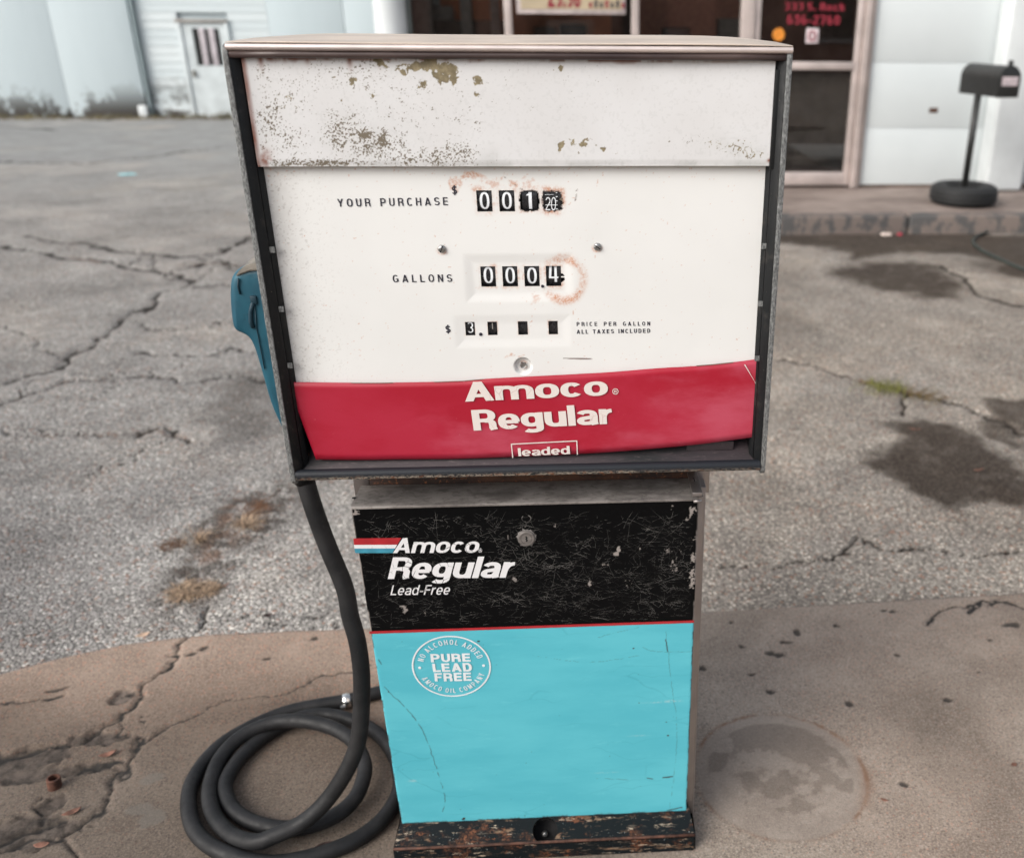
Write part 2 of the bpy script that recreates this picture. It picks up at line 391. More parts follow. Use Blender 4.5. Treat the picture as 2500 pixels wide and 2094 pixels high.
stone = s.mix(s.mr(sp.outputs[0], 0, 1, smooth=False), (.195, .192, .182), (.485, .468, .44))
stone = s.mix(s.mr(sp.outputs[1], .86, .95), stone, (.74, .71, .66)); stone = s.mix(s.mr(sp.outputs[2], .92, .96), stone, (.34, .21, .16))
stone = s.mix(s.mr(v2, .42, .72, 0, .75), stone, (.10, .095, .09))
stone = s.mix(s.mr(sp3.outputs[0], 0, 1, 0, .35), stone, (.33, .31, .295), 'MIX')
c = s.mix(s.mr(s.noise(1.3, 6, .6), .3, .7), tuple([.8]*3), tuple([1.12]*3)); c = s.mix(1., stone, c, 'MULTIPLY')
c = s.mix(s.mr(s.noise(14, 5, .7), .5, .75, 0, .4), c, (.17, .16, .15))
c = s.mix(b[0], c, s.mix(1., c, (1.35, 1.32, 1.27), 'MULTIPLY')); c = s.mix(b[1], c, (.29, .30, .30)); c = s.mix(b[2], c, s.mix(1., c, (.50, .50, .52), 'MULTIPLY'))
c = s.mix(a[3], c, (.42, .385, .35)); c = s.mix(a[1], c, s.mix(s.mr(s.noise(90, 4), .4, .65), (.05, .042, .036), (.10, .086, .075)))
c = s.mix(a[2], c, s.mix(s.mr(s.noise(200, 3), .4, .6), (.11, .07, .048), (.23, .125, .08))); c = s.mix(a[0], c, (.03, .026, .023))
c = s.mix(b[3], c, s.mix(1., c, (1.05, .97, .88), 'MULTIPLY'))
c = s.mix(s.mr(s.noise(3.2, 6, .7), .36, .64), s.mix(1., c, (.84, .83, .83), 'MULTIPLY'), c)
c = s.mix(s.mr(s.noise(.9, 5, .65, s.map((1, 1, 1), (0, 0, .7))), .50, .66, 0, .38), c, s.mix(1., c, (1.25, 1.17, 1.08), 'MULTIPLY'))
MT['asphalt'] = s.fin(c, .9, 0, s.bump(s.mth('ADD', s.mth('MULTIPLY', v2, -1.), s.noise(60, 4)), .8, .005), .15)
s = NT('worn_island_concrete')                                 # marks: r crack, g stains with painted corner vignette, b rust, a paint or repair; tone: r pink wear, g smooth patch, b spalled
a = s.attr('marks'); b = s.attr('tone')
n1 = s.noise(5, 7, .65)
c = s.mix(s.mr(n1, .32, .68), (.225, .182, .145), (.345, .288, .235))
c = s.mix(s.mr(s.noise(230, 4, .8), .46, .60, 0, .75), c, (.46, .385, .32))
c = s.mix(s.mr(s.noise(130, 5, .85), .50, .64, 0, .75), c, (.13, .108, .092))
v1 = s.vor(170, 'F1', 'Color'); sp = s.n('ShaderNodeSeparateColor'); s.L(v1, sp.inputs[0]); v2 = s.vor(170)
peb = s.mth('MULTIPLY', s.mr(sp.outputs[0], .80, .86), s.mr(v2, .45, .3)); c = s.mix(s.mth('MULTIPLY', s.mth('MULTIPLY', s.mr(sp.outputs[1], .72, .78), s.mr(v2, .5, .3)), .6), c, (.12, .095, .08)); c = s.mix(s.mth('MULTIPLY', s.mth('MULTIPLY', s.mr(sp.outputs[2], .78, .84), s.mr(v2, .5, .3)), .45), c, (.50, .44, .38)); c = s.mix(s.mth('MULTIPLY', peb, s.mth('ADD', s.mth('MULTIPLY', b[0], .75), .25)), c, (.50, .27, .19))
c = s.mix(s.mth('MULTIPLY', b[0], .6), c, s.mix(1., c, (1.08, .90, .81), 'MULTIPLY'))
c = s.mix(b[1], c, s.mix(s.mr(s.noise(9, 6, .7), .42, .6), (.335, .282, .238), (.27, .225, .19)))
c = s.mix(b[2], c, s.mix(s.mr(s.noise(40, 6, .75), .4, .62), (.05, .042, .036), (.21, .175, .15)))
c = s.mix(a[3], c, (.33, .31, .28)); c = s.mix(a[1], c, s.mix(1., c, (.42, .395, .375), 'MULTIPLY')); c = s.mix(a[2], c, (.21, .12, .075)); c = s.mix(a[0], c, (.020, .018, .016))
MT['island'] = s.fin(c, .88, 0, s.bump(s.mth('ADD', s.noise(300, 5, .75), s.mth('MULTIPLY', s.noise(60, 5), .6)), .7, .003))
s = NT('pink_grey_sidewalk')
c = s.mix(s.mr(s.noise(2.5, 6, .65, s.map((.5, 1, 1))), .35, .66), (.16, .125, .108), (.30, .245, .215)); MT['walk'] = s.fin(c, .85)
s = NT('peeling_kerb')
c = s.mix(s.mr(s.noise(5, 6, .7, s.map((1.4, 1, 1))), .48, .56), (.16, .13, .115), (.075, .073, .072)); MT['kerb'] = s.fin(c, .8)
MT['straw'] = simple('dry_straw', (.46, .33, .22), .8, 0, .35, 80)
MT['leaf'] = simple('dry_leaf', (.26, .125, .085), .7, 0, .3, 60)
MT['leafdark'] = simple('dark_leaf', (.06, .03, .025), .7, 0, .3, 60)
MT['leafpale'] = simple('pale_leaf', (.60, .42, .30), .6, 0, .2, 60)
MT['grass'] = simple('weed_green', (.22, .22, .05), .8, 0, .3, 40)
MT['litter'] = simple('pale_litter', (.62, .52, .46), .6); MT['litterred'] = simple('red_litter', (.35, .04, .06), .6); MT['litterblue'] = simple('blue_litter', (.30, .55, .58), .6)
MT['clamp'] = simple('bright_clamp', (.80, .80, .78), .2, 1., .05, 50)
MT['interior'] = simple('interior_brown', (.17, .125, .10), .8, 0, .3, 3)
MT['orange_reflection'] = simple('reflection_orange', (.80, .32, .16), .8, 0, .2, 2)
MT['greypost'] = simple('interior_grey', (.30, .28, .26), .7)
MT['poster'] = simple('poster_cream', (.46, .38, .26), .6, 0, .1, 6)
MT['posterframe'] = simple('poster_frame', (.55, .48, .47), .5)
MT['plate'] = simple('plate_pink', (.68, .58, .60), .5)

# ------------------------------------------------------------------ lettering drawn as strokes (own outlines, no font file)
def se(cx, cy, rx, ry, a0, a1, n=26, p=2.35):
    o = []
    for a in np.linspace(math.radians(a0), math.radians(a1), n):
        c_, s_ = math.cos(a), math.sin(a)
        o.append((cx+rx*math.copysign(abs(c_)**(2/p), c_), cy+ry*math.copysign(abs(s_)**(2/p), s_)))
    return o
def glyph(ch, S, T, W):
    """returns (width, strokes, quads); strokes are centre lines, S = stem, T = bar thickness, cap height 1"""
    h, l, r, b, t = S/2, S/2, W-S/2, T/2, 1-T/2; Q = []; K = []; X = .735; d = S*1.06
    def dq(x0, y0, x1, y1, w_=None):
        w_ = w_ or d; Q.append([(x0, y0), (x0+w_, y0), (x1+w_, y1), (x1, y1)])
    rx, ry = (W-S)/2, (1-T)/2; lx, ly = (W-S)/2, (X+.02-T)/2; lc = (X)/2
    if ch == 'A': dq(0, 0, (W-d)/2, 1); dq(W-d, 0, (W-d)/2, 1); Q.append([(W*.2, .2), (W*.8, .2), (W*.72, .2+T), (W*.28, .2+T)])
    elif ch == 'C': K.append(se(W/2, .5, rx, ry+.005, 42, 318))
    elif ch == 'D': K += [[(l, 0), (l, 1)], [(l, b)]+se(W*.5, .5, W*.5-h, ry, -90, 90)+[(l, t)]]
    elif ch == 'E': K += [[(l, 0), (l, 1)], [(l, b), (W, b)], [(l, .51), (W*.93, .51)], [(l, t), (W*.97, t)]]
    elif ch == 'F': K += [[(l, 0), (l, 1)], [(l, .5), (W*.9, .5)], [(l, t), (W, t)]]
    elif ch == 'G': K += [se(W/2, .5, rx, ry+.005, 42, 340), [(r, .1), (r, .5)], [(W*.55, .46), (r, .46)]]
    elif ch == 'H': K += [[(l, 0), (l, 1)], [(r, 0), (r, 1)], [(l, .5), (r, .5)]]
    elif ch == 'I': return S, [[(l, 0), (l, 1)]], []
    elif ch == 'l': return S, [[(l, 0), (l, 1)]], []
    elif ch == 'K': K += [[(l, 0), (l, 1)]]; dq(l, .42, W-d, 1); dq(W-d, 0, W*.3, .55)
    elif ch == 'L': K += [[(l, 0), (l, 1)], [(l, b), (W, b)]]
    elif ch == 'M': K += [[(l, 0), (l, 1)], [(r, 0), (r, 1)]]; dq(W/2-d/2, .05, 0, 1); dq(W/2-d/2, .05, W-d, 1)
    elif ch == 'N': K += [[(l, 0), (l, 1)], [(r, 0), (r, 1)]]; dq(W-d, 0, 0, 1)
    elif ch == 'O': K.append(se(W/2, .5, rx, ry+.005, 0, 360, 44))
    elif ch == 'P': K += [[(l, 0), (l, 1)], [(l, .44)]+se(W*.5, .44+(t-.44)/2, W*.5-h, (t-.44)/2, -90, 90)+[(l, t)]]
    elif ch == 'R': K += [[(l, 0), (l, 1)], [(l, .47)]+se(W*.5, .47+(t-.47)/2, W*.47-h, (t-.47)/2, -90, 90)+[(l, t)], [(W*.5, .45)]+se(W*.55, .27, r-W*.57, .18, 90, 0, 8)+[(r-.02, .12), (r+.02, 0)]]
    elif ch == 'S': q = (1-T)/4; K.append(se(W/2, t-q, rx, q, 22, 270, 22, 2.1)+se(W/2, b+q, rx, q, 90, -158, 22, 2.1)[1:])
    elif ch == '$': q = (1-T)/4; K += [se(W/2, t-q, rx, q, 22, 270, 22, 2.1)+se(W/2, b+q, rx, q, 90, -158, 22, 2.1)[1:], [(W/2, -.13), (W/2, 1.13)]]
    elif ch == 'T': K += [[(W/2, 0), (W/2, 1)], [(0, t), (W, t)]]
    elif ch == 'U': K.append([(l, 1), (l, b+.36)]+se(W/2, b+.32, rx, .32, 180, 360, 18)+[(r, b+.36), (r, 1)])
    elif ch == 'X': dq(0, 0, W-d, 1); dq(W-d, 0, 0, 1)
    elif ch == 'Y': K.append([(W/2, 0), (W/2, .45)]); dq(W/2-d/2, .4, 0, 1); dq(W/2-d/2, .4, W-d, 1)
    elif ch == 'm':
        a_ = (W-S)/4; K += [[(l, 0), (l, X)], [(W/2, 0), (W/2, X*.5)]+se(l+a_, X*.55, a_, X*.45-b, 0, 170, 14)[0:], [(r, 0), (r, X*.5)]+se(W/2+a_, X*.55, a_, X*.45-b, 0, 170, 14)]
    elif ch == 'n': a_ = (W-S)/2; K += [[(l, 0), (l, X)], [(r, 0), (r, X*.5)]+se(l+a_, X*.5, a_, X*.5-b, 0, 170, 14)]
    elif ch == 'o': K.append(se(W/2, lc, lx, ly, 0, 360, 40))
    elif ch == 'c': K.append(se(W/2, lc, lx, ly, 38, 322))
    elif ch == 'k': K += [[(l, 0), (l, 1)]]; dq(l, .25, W-d, X); dq(W-d, 0, W*.32, .42)
    elif ch == 'e': K += [[(h, lc-.02), (W-h*.4, lc-.02)], se(W/2, lc, lx, ly, -4, 318)]
    elif ch == 'd': K += [[(r, 0), (r, 1)], se(W/2-.01, lc, lx, ly, 0, 360, 36)]
    elif ch == 'b': K += [[(l, 0), (l, 1)], se(W/2, lc, lx, ly, 0, 360, 36)]
    elif ch == 'g': K += [[(r, X), (r, -.02)]+se(W/2, -.02, lx, .22-b, 0, -150, 14), se(W/2-.01, lc+.03, lx, ly-.04, 0, 360, 36)]
    elif ch == 'u': K += [[(r, 0), (r, X)], [(l, X), (l, X*.56)]+se(W/2, b+X*.4-b*.6, lx, X*.4-b*.6, 180, 355, 14)]
    elif ch == 'a': K += [se(W/2-.01, X*.64, lx, X*.36-b, 160, 0, 14)+[(r, X*.6), (r, .1), (r+S*.12, 0)], [(r, X*.54)]+se(W*.42, X*.29, W*.42-h, X*.29-b, 90, 270, 16, 2.2)+se(W*.55, X*.5, r-W*.55, X*.5-b, 270, 340, 6)]
    elif ch == 'r': K += [[(l, 0), (l, X)], se(W*1.0, X*.36, W-h, X*.64-b, 172, 92, 12)]
    elif ch == '-': return W, [[(0, .36), (W, .36)]], []
    elif ch == '.': return S, [], [[(0, 0), (S, 0), (S, S), (0, S)]]
    elif ch == '0': K.append(se(W/2, .5, rx, ry+.005, 0, 360, 44))
    elif ch == '1': K.append([(W*.55, 0), (W*.55, 1)]); Q.append([(W*.2, .8), (W*.5, .8), (W*.5, .95), (W*.2, .86)])
    elif ch == '2': K.append(se(W/2, t-.24, rx, .24, 165, -20, 16, 2.1)+[(l+.02, T), (l, b)]+[(W, b)])
    elif ch == '3': q = (1-T)/4; K.append(se(W/2, t-q, rx, q, 150, -88, 18, 2.1)); K.append(se(W/2, b+q, rx, q, 88, -150, 18, 2.1))
    elif ch == '4': K += [[(W*.72, 0), (W*.72, 1)], [(0, .3), (W, .3)], [(W*.12, .3), (W*.2, 1)]]
    elif ch == '5': q = .3; K.append([(W*.95, t), (l+.04, t), (l, .52)]+se(W/2, b+q-.02, rx, q, 125, -150, 18, 2.1))
    elif ch == '6': K += [se(W/2, .31, rx, .31-b, 0, 360, 30), se(W/2, .5, rx, ry, 60, 190, 14)]
    elif ch == '7': K.append([(0, t), (W, t)]); dq(W*.25, 0, W-d, 1)
    elif ch == '8': K += [se(W/2, .27, rx, .27-b, 0, 360, 30), se(W/2, .74, rx*.93, .26-b, 0, 360, 30)]
    elif ch == '9': K += [se(W/2, .69, rx, .31-b, 0, 360, 30), se(W/2, .5, rx, ry, 240, 370, 14)]
    return W, K, Q
NARROW = {'r': .62, 'c': .93, 'L': .86, 'F': .88, 'E': .92, 'T': .92, 'm': 1.62, 'M': 1.22, 'A': 1.14, 'Y': 1.08, 'X': 1.05, 'O': 1.08, 'G': 1.06, 'C': 1.04, 'a': .96, 'e': .98, '-': .55, 'R': 1.02, 'R ': 1.}
def strokes_mesh(K, Q, S, T, z0):
    V = []; Fc = []; z = z0
    for path in K:
        P = np.array(path); keep = [0]+[i for i in range(1, len(P)) if np.hypot(*(P[i]-P[i-1])) > 1e-4]; P = P[keep]
        closed = np.hypot(*(P[0]-P[-1])) < 2e-3 and len(P) > 8
        if closed: P = P[:-1]
        n = len(P); b0 = len(V)
        for i in range(n):
            a = P[(i-1) % n] if closed or i > 0 else P[i]; c_ = P[(i+1) % n] if closed or i < n-1 else P[i]
            e1 = P[i]-a; e2 = c_-P[i]
            def nn(e):
                L = np.hypot(*e); return np.array([-e[1], e[0]])/L if L > 1e-9 else None
            n1, n2 = nn(e1), nn(e2)
            if n1 is None: nv = n2; k = 1
            elif n2 is None: nv = n1; k = 1
            else:
                nv = n1+n2; nv /= np.hypot(*nv)+1e-9; k = 1/max(.5, np.dot(nv, n1))
            off = np.array([nv[0]*S/2, nv[1]*T/2])*k
            V.append((*(P[i]+off), z)); V.append((*(P[i]-off), z))
        for i in range(n if closed else n-1):
            j = (i+1) % n; Fc.append((b0+2*i, b0+2*i+1, b0+2*j+1, b0+2*j))
        z += 1
    for q in Q:
        b0 = len(V); V += [(x, y, z) for x, y in q]; Fc.append((b0, b0+1, b0+2, b0+3)); z += 1
    return V, Fc, z
def resample(P, res):
    o = [P[0]]
    for a, b in zip(P[:-1], P[1:]):
        n = max(1, int(math.hypot(b[0]-a[0], b[1]-a[1])/res))
        o += [(a[0]+(b[0]-a[0])*k/n, a[1]+(b[1]-a[1])*k/n) for k in range(1, n+1)]
    return o
def text_shape(txt, S=.14, T=.12, W=.62, gap=.2, space=.5, res=0):
    V = []; Fc = []; x = 0; z = 0
    for ch in txt:
        if ch == ' ': x += space; continue
        low = ch.islower() and ch not in 'l'
        Wc = W*NARROW.get(ch, 1.0)*(.94 if low else 1.)
        w_, K, Q = glyph(ch, S, T, Wc)
        if res: K = [resample(k_, res) for k_ in K]
        v, f, z = strokes_mesh(K, Q, S, T, z % 5)
        b0 = len(V); V += [(p[0]+x, p[1], p[2]) for p in v]; Fc += [tuple(b0+i for i in q) for q in f]
        x += w_+gap
    return np.array(V), Fc, x-gap
LIFT = np.array([0, -1.0, 0])
def lettering(name, txt, plane, bl, br, tl, mat, parent, lift=.0004, **k):
    """plane: function(px, py) -> 3D; bl, br, tl: photograph positions of baseline ends and the cap line"""
    V, Fc, wd = text_shape(txt, **k)
    O, Rr, Tt = plane(*bl), plane(*br), plane(*tl); ex = (Rr-O)/wd; ey = Tt-O
    P = O+V[:, :1]*ex+V[:, 1:2]*ey+LIFT*(lift+V[:, 2:3]*.00004)
    return mesh(name, P, Fc, mat, parent)
def lettering3(name, txt, O, ex, ey, nrm, mat, parent, **k):
    V, Fc, wd = text_shape(txt, **k); O, ex, ey, nrm = map(np.array, (O, ex, ey, nrm))
    return mesh(name, O+V[:, :1]*ex/wd+V[:, 1:2]*ey+nrm*(V[:, 2:3]*.00004), Fc, mat, parent)

# ================================================================== GROUND
ZL = -.035                                                      # lot level, the island surface is z = 0
def gpl(pts, z=ZL): return [tuple(onZ(x, y, z)[:2]) for x, y in pts]
def crack_field(X, Y, cracks, z):
    m = np.zeros(X.shape); dep = np.zeros(X.shape)
    for k, (pts, wd) in enumerate(cracks):
        pl = gpl(pts, z); xs = [p[0] for p in pl]; ys = [p[1] for p in pl]
        pad = .12+wd*4
        sel = (X > min(xs)-pad) & (X < max(xs)+pad) & (Y > min(ys)-pad) & (Y < max(ys)+pad)
        if not sel.any(): continue
        x, y = X[sel], Y[sel]; sc = max(1., np.mean(ys)/2.6)
        wx = (fbm(x, y, 9/sc, 11, 3)-.5)*.09*sc+(fbm(x, y, 55/sc, 31, 3)-.5)*.022*sc
        wy = (fbm(x, y, 9/sc, 71, 3)-.5)*.09*sc+(fbm(x, y, 55/sc, 91, 3)-.5)*.022*sc
        d = segdist(x+wx, y+wy, pl); w_ = wd*(.35+1.3*fbm(x, y, 14/sc, 5+k, 3))
        mm = ss(d, w_*1.1, w_*.35); m[sel] = np.maximum(m[sel], mm)
        dep[sel] = np.maximum(dep[sel], np.exp(-(d/(w_*1.6))**2)*min(.012, wd*1.3))
    return m, dep
# island outline (far edge), as seen left of the pump, and the straight run to the right
isl_edge = gpl([(0, 1640), (150, 1601), (300, 1569), (420, 1553), (530, 1543), (700, 1536), (900, 1530)], 0)
iR0, iR1 = onZ(1715, 1490, 0), onZ(2500, 1443, 0)
dR = (iR1-iR0); edge_pts = [(-3.2, .2), (-2.6, .95), (-2.1, 1.45)]+[p for p in isl_edge]+[(iR0[0], iR0[1]), (iR1[0], iR1[1]), (iR1[0]+dR[0]*3, iR1[1]+dR[1]*3)]
edge_pts = [p for i, p in enumerate(edge_pts) if i == 0 or p[0] > edge_pts[i-1][0]+.01]
ex_, ey_ = np.array([p[0] for p in edge_pts]), np.array([p[1] for p in edge_pts])
def edgeY(x): return np.interp(x, ex_, ey_)

# --- asphalt lot: one sheet to the horizon, finest where the photograph looks closest
fine = np.radians(np.linspace(-50, 36, 1000)); coarse = np.radians(np.linspace(36, 310, 42))[1:-1]
ang = np.concatenate([fine, coarse]); na = len(ang)
rad = np.concatenate([[.02, .5, 1.0, 1.4], np.geomspace(1.75, 19, 500), [22, 27, 35, 50, 80, 150, 320, 700]]); nr = len(rad)
A, Rr = np.meshgrid(ang, rad, indexing='ij'); X = Rr*np.sin(A); Y = Rr*np.cos(A)
lot_cracks = [([(0, 990), (63, 972), (136, 943), (188, 918), (216, 923), (341, 923), (432, 929), (512, 923), (640, 926)], .011),
 ([(210, 838), (250, 821), (296, 784), (352, 747), (409, 713), (472, 685)], .017), ([(210, 838), (170, 875), (136, 909), (57, 923), (0, 943)], .012),
 ([(0, 597), (114, 614), (170, 628), (239, 639), (318, 651), (392, 665), (443, 670), (472, 685)], .022),
 ([(57, 574), (136, 585), (227, 602), (318, 614), (438, 625), (466, 622), (529, 616), (603, 580)], .026), ([(443, 648), (529, 642), (614, 653)], .02),
 ([(472, 693), (511, 696), (575, 699)], .012), ([(0, 1060), (114, 1063), (227, 1060), (341, 1057), (387, 1050), (432, 1063), (472, 1077), (500, 1068)], .008),
 ([(318, 864), (409, 861), (455, 861), (568, 858), (640, 860)], .008), ([(476, 1541), (505, 1500), (520, 1470)], .006),
 ([(1905, 880), (1990, 890), (2100, 930), (2180, 950), (2300, 970), (2400, 1010), (2500, 1060)], .014),
 ([(1774, 1385), (1880, 1376), (1973, 1367), (2066, 1348), (2116, 1314), (2160, 1339), (2247, 1339), (2303, 1348), (2500, 1345)], .0065),
 ([(2200, 960), (2210, 1010)], .01), ([(2306, 652), (2357, 686), (2400, 717), (2470, 740), (2560, 760)], .03), ([(0, 395), (200, 400), (400, 375), (560, 360)], .03), ([(0, 310), (140, 318)], .05)]
rc = random.Random(4)
for pts, wd in list(lot_cracks[:10]):
    for _ in range(2):
        (x0, y0) = rc.choice(pts); a = rc.uniform(-2.6, .5) if rc.random() < .6 else rc.uniform(0, 3.1); P_ = [(x0, y0)]; sc_ = (y0-50)/500
        for k in range(rc.randint(2, 4)): a += rc.gauss(0, .5); P_.append((P_[-1][0]+60*sc_*math.cos(a)+5, P_[-1][1]+22*sc_*math.sin(a)))
        lot_cracks.append((P_, wd*.38))
cr, dep = crack_field(X, Y, lot_cracks, ZL)
wx = (fbm(X, Y, 3, 3)-.5)*.35; wy = (fbm(X, Y, 3, 41)-.5)*.35
wx2 = (fbm(X, Y, 12, 3)-.5)*.12; wy2 = (fbm(X, Y, 12, 41)-.5)*.12
def blob(pts, soft, big=True, z=ZL, hard=.0):
    pl = gpl(pts, z); s_ = polysd(X+(wx if big else 0)+wx2, Y+(wy if big else 0)+wy2, pl); return ss(s_, soft, -soft+hard)
stain = ss(Y-edgeY(X), .03, .004)*ss(Y-edgeY(X), -.03, 0)*ss(X, 0, 1.2)*.9
for pts, sft, k in [
 ([(2129, 1019), (2160, 1081), (2135, 1112), (2160, 1155), (2222, 1205), (2315, 1243), (2408, 1261), (2560, 1267), (2560, 1124), (2408, 1081), (2315, 1050), (2222, 1006)], .06, .95),
 ([(2346, 975), (2560, 975), (2560, 1101), (2427, 1075), (2380, 1030)], .05, .8),
 ([(1880, 565), (2700, 572), (2700, 720), (2560, 700), (2480, 680), (2430, 640), (2330, 618), (2186, 612), (2123, 622), (2094, 634), (2049, 620), (1957, 594), (1880, 588)], .10, 1.0),
 ([(2037, 657), (2129, 631), (2229, 637), (2314, 651), (2343, 700), (2323, 737), (2243, 728), (2143, 706), (2071, 686)], .12, .95),
 ([(2314, 637), (2386, 657), (2500, 671), (2600, 703), (2600, 660), (2400, 620)], .15, .7),
 ([(1905, 760), (1960, 765), (1990, 800), (1905, 830)], .12, .35),
 ([(430, 1290), (600, 1205), (760, 1175), (690, 1290), (560, 1420), (500, 1520), (430, 1530), (330, 1440)], .08, .82),
 ([(560, 900), (640, 900), (670, 1060), (560, 1080), (520, 1000)], .1, .5)]:
    stain = np.maximum(stain, blob(pts, sft)*k*(.8+.5*fbm(X, Y, 20, 9, 3))*(ss(fbm(X, Y, 34, 17, 4), .30, .52) if k == .82 else 1))
debris = np.zeros(X.shape)
for pts, sft, k in [([(440, 1340), (500, 1290), (620, 1215), (660, 1230), (560, 1330), (480, 1380), (380, 1360)], .05, .75), ([(440, 1430), (520, 1420), (510, 1490), (430, 1500)], .04, .4)]:
    debris = np.maximum(debris, blob(pts, sft)*k*ss(fbm(X, Y, 30, 12, 4), .35, .6))
for pl_, w_ in [([(341, 1057), (387, 1050), (432, 1063), (472, 1077)], .02), ([(443, 648), (529, 642), (614, 653)], .04), ([(100, 1063), (341, 1057)], .012), ([(2100, 930), (2180, 950), (2300, 970)], .03), ([(170, 628), (239, 639)], .03), ([(136, 943), (170, 925)], .012)]:
    d = segdist(X+wx2*.5, Y+wy2*.5, gpl(pl_)); debris = np.maximum(debris, ss(d, w_, w_*.2)*ss(fbm(X, Y, 40, 55, 3), .4, .6)*.75)
kerbdirt = ss(Y, 15.9, 17.2)*ss(X, 0., -1.)*ss(fbm(X, Y, 4, 8), .35, .6)*.7; debris = np.maximum(debris, kerbdirt)
near = ss(Y, 3.3, 2.2)*ss(X, -1.6, -.9)                                          # bleached pale aggregate close behind the pump
pale = ss(Y, 4.5, 2.4)*ss(X, -.1, .3)
bright = np.clip(np.maximum(near*.75, pale*.35)*(.6+.7*fbm(X, Y, 2.2, 77)), 0, 1)
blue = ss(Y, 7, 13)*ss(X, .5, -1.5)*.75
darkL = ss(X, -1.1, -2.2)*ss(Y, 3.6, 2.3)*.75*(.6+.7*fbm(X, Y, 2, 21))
sand = ss(fbm(X, Y, 1.1, 99, 4), .58, .72)*ss(Y, 4.2, 7)*.35
zz = np.full(X.shape, ZL)-dep*ss(Y, 9, 4)+(fbm(X, Y, 5, 61, 3)-.5)*.012*ss(Y, 1.5, 3)*ss(Y, 14, 9)
under = (X > -3.1) & (X < iR1[0]+dR[0]*2.8) & (Y < edgeY(X)-.03); zz = np.where(under, ZL-.02, zz)
V = np.stack([X, Y, zz], -1).reshape(-1, 3)
marks = np.stack([cr*ss(Y, 30, 12), np.clip(stain, 0, 1), np.clip(debris, 0, 1), sand], -1).reshape(-1, 4)
warm = ss(X, -.3, .5)*ss(Y, 10, 5)*(.5+.7*fbm(X, Y, 1.5, 62))
tone = np.stack([bright, blue, darkL, np.clip(warm, 0, 1)], -1).reshape(-1, 4)
i, j = np.meshgrid(np.arange(na), np.arange(nr-1), indexing='ij'); i2 = (i+1) % na
q = np.stack([i*nr+j, i*nr+j+1, i2*nr+j+1, i2*nr+j], -1).reshape(-1, 4)
lot = npmesh('asphalt_lot', V, q, MT['asphalt'], None, True, {'marks': marks, 'tone': tone}); setp(lot, kind='structure')

# --- concrete pump island
xs = np.concatenate([np.linspace(-3.15, -1.75, 30)[:-1], np.linspace(-1.75, 1.25, 660), np.linspace(1.25, iR1[0]+dR[0]*2.7, 40)[1:]])
ts = np.concatenate([np.linspace(0, .25, 8)[:-1], np.linspace(.25, 1, 270)])
XX, TT = np.meshgrid(xs, ts, indexing='ij'); E0 = edgeY(XX)
chipn = (fbm(XX, XX*0, 22, 4, 4)-.5)*.012
MID = np.minimum(1.22, E0-.3)
YY = np.where(TT < .25, -1.0+(TT/.25)*(MID+1.0), MID+(TT-.25)/.75*(E0+chipn-MID))
X, Y = XX, YY
isl_cracks = [([(476, 1541), (429, 1584), (377, 1636), (343, 1674), (317, 1700), (317, 1726), (283, 1769)], .0052),
 ([(905, 1628), (857, 1640), (806, 1649), (763, 1670), (707, 1685), (643, 1696), (570, 1717), (497, 1743), (429, 1764)], .0032),
 ([(429, 1764), (386, 1781), (347, 1801), (321, 1824), (291, 1863), (274, 1901), (253, 1940), (253, 1961), (214, 2004), (184, 2039), (195, 2100)], .0055),
 ([(283, 1769), (257, 1781), (193, 1811), (129, 1814), (43, 1841), (-30, 1860)], .008), ([(150, 1897), (214, 1871), (274, 1846)], .006),
 ([(-30, 2050), (86, 2021), (163, 1987)], .007), ([(184, 2039), (86, 2047), (-20, 2086)], .005), ([(274, 1781), (317, 1803)], .003), ([(367, 1740), (372, 1762)], .0025),
 ([(2259, 1516), (2303, 1491), (2371, 1479), (2427, 1460), (2464, 1460), (2510, 1480)], .0055), ([(2371, 1479), (2360, 1495)], .004), ([(118, 1945), (125, 1980), (115, 2000)], .004), ([(0, 1710), (60, 1705), (150, 1682)], .004)]
cr, dep = crack_field(X, Y, isl_cracks, 0.0)
wx = (fbm(X, Y, 14, 3)-.5)*.06; wy = (fbm(X, Y, 14, 41)-.5)*.06; wx2 = (fbm(X, Y, 60, 13)-.5)*.02; wy2 = (fbm(X, Y, 60, 43)-.5)*.02
def pit(px, py, rx, ry, rot=0):
    c_ = onZ(px, py, 0); return gs(X+wx2*.6, Y+wy2*.6, c_[0], c_[1], rx, ry, rot)
pits = np.zeros(X.shape)
for px, py, rx, ry, rot in [(137, 1684, .03, .01, .4), (467, 1594, .018, .008, .6), (497, 1582, .014, .012, .5), (654, 1607, .012, .007, 0), (770, 1558, .01, .01, .5), (317, 1691, .012, .009, .3), (1945, 1541, .012, .018, 0), (1917, 1566, .02, .009, 0), (1880, 1594, .016, .012, 0), (1900, 1597, .015, .012, 0), (1811, 1578, .008, .007, 0), (1715, 1631, .013, .013, 0), (2178, 1492, .012, .007, 0), (2041, 1527, .009, .007, 0), (2191, 1597, .007, .012, 0), (2415, 1560, .009, .009, 0), (2315, 1706, .013, .011, 0), (2074, 1717, .014, .012, 0), (1880, 1688, .012, .01, 0), (2392, 1640, .005, .005, 0), (2470, 1525, .03, .014, 0), (2205, 1911, .014, .01, 0), (1782, 1518, .01, .006, 0), (2158, 1490, .012, .006, 0), (1835, 1645, .012, .005, 0)]:
    pits = np.maximum(pits, ss(pit(px, py, rx, ry, rot)+.5*(fbm(X, Y, 90, 15, 3)-.5), .38, .62))
spall = np.zeros(X.shape)
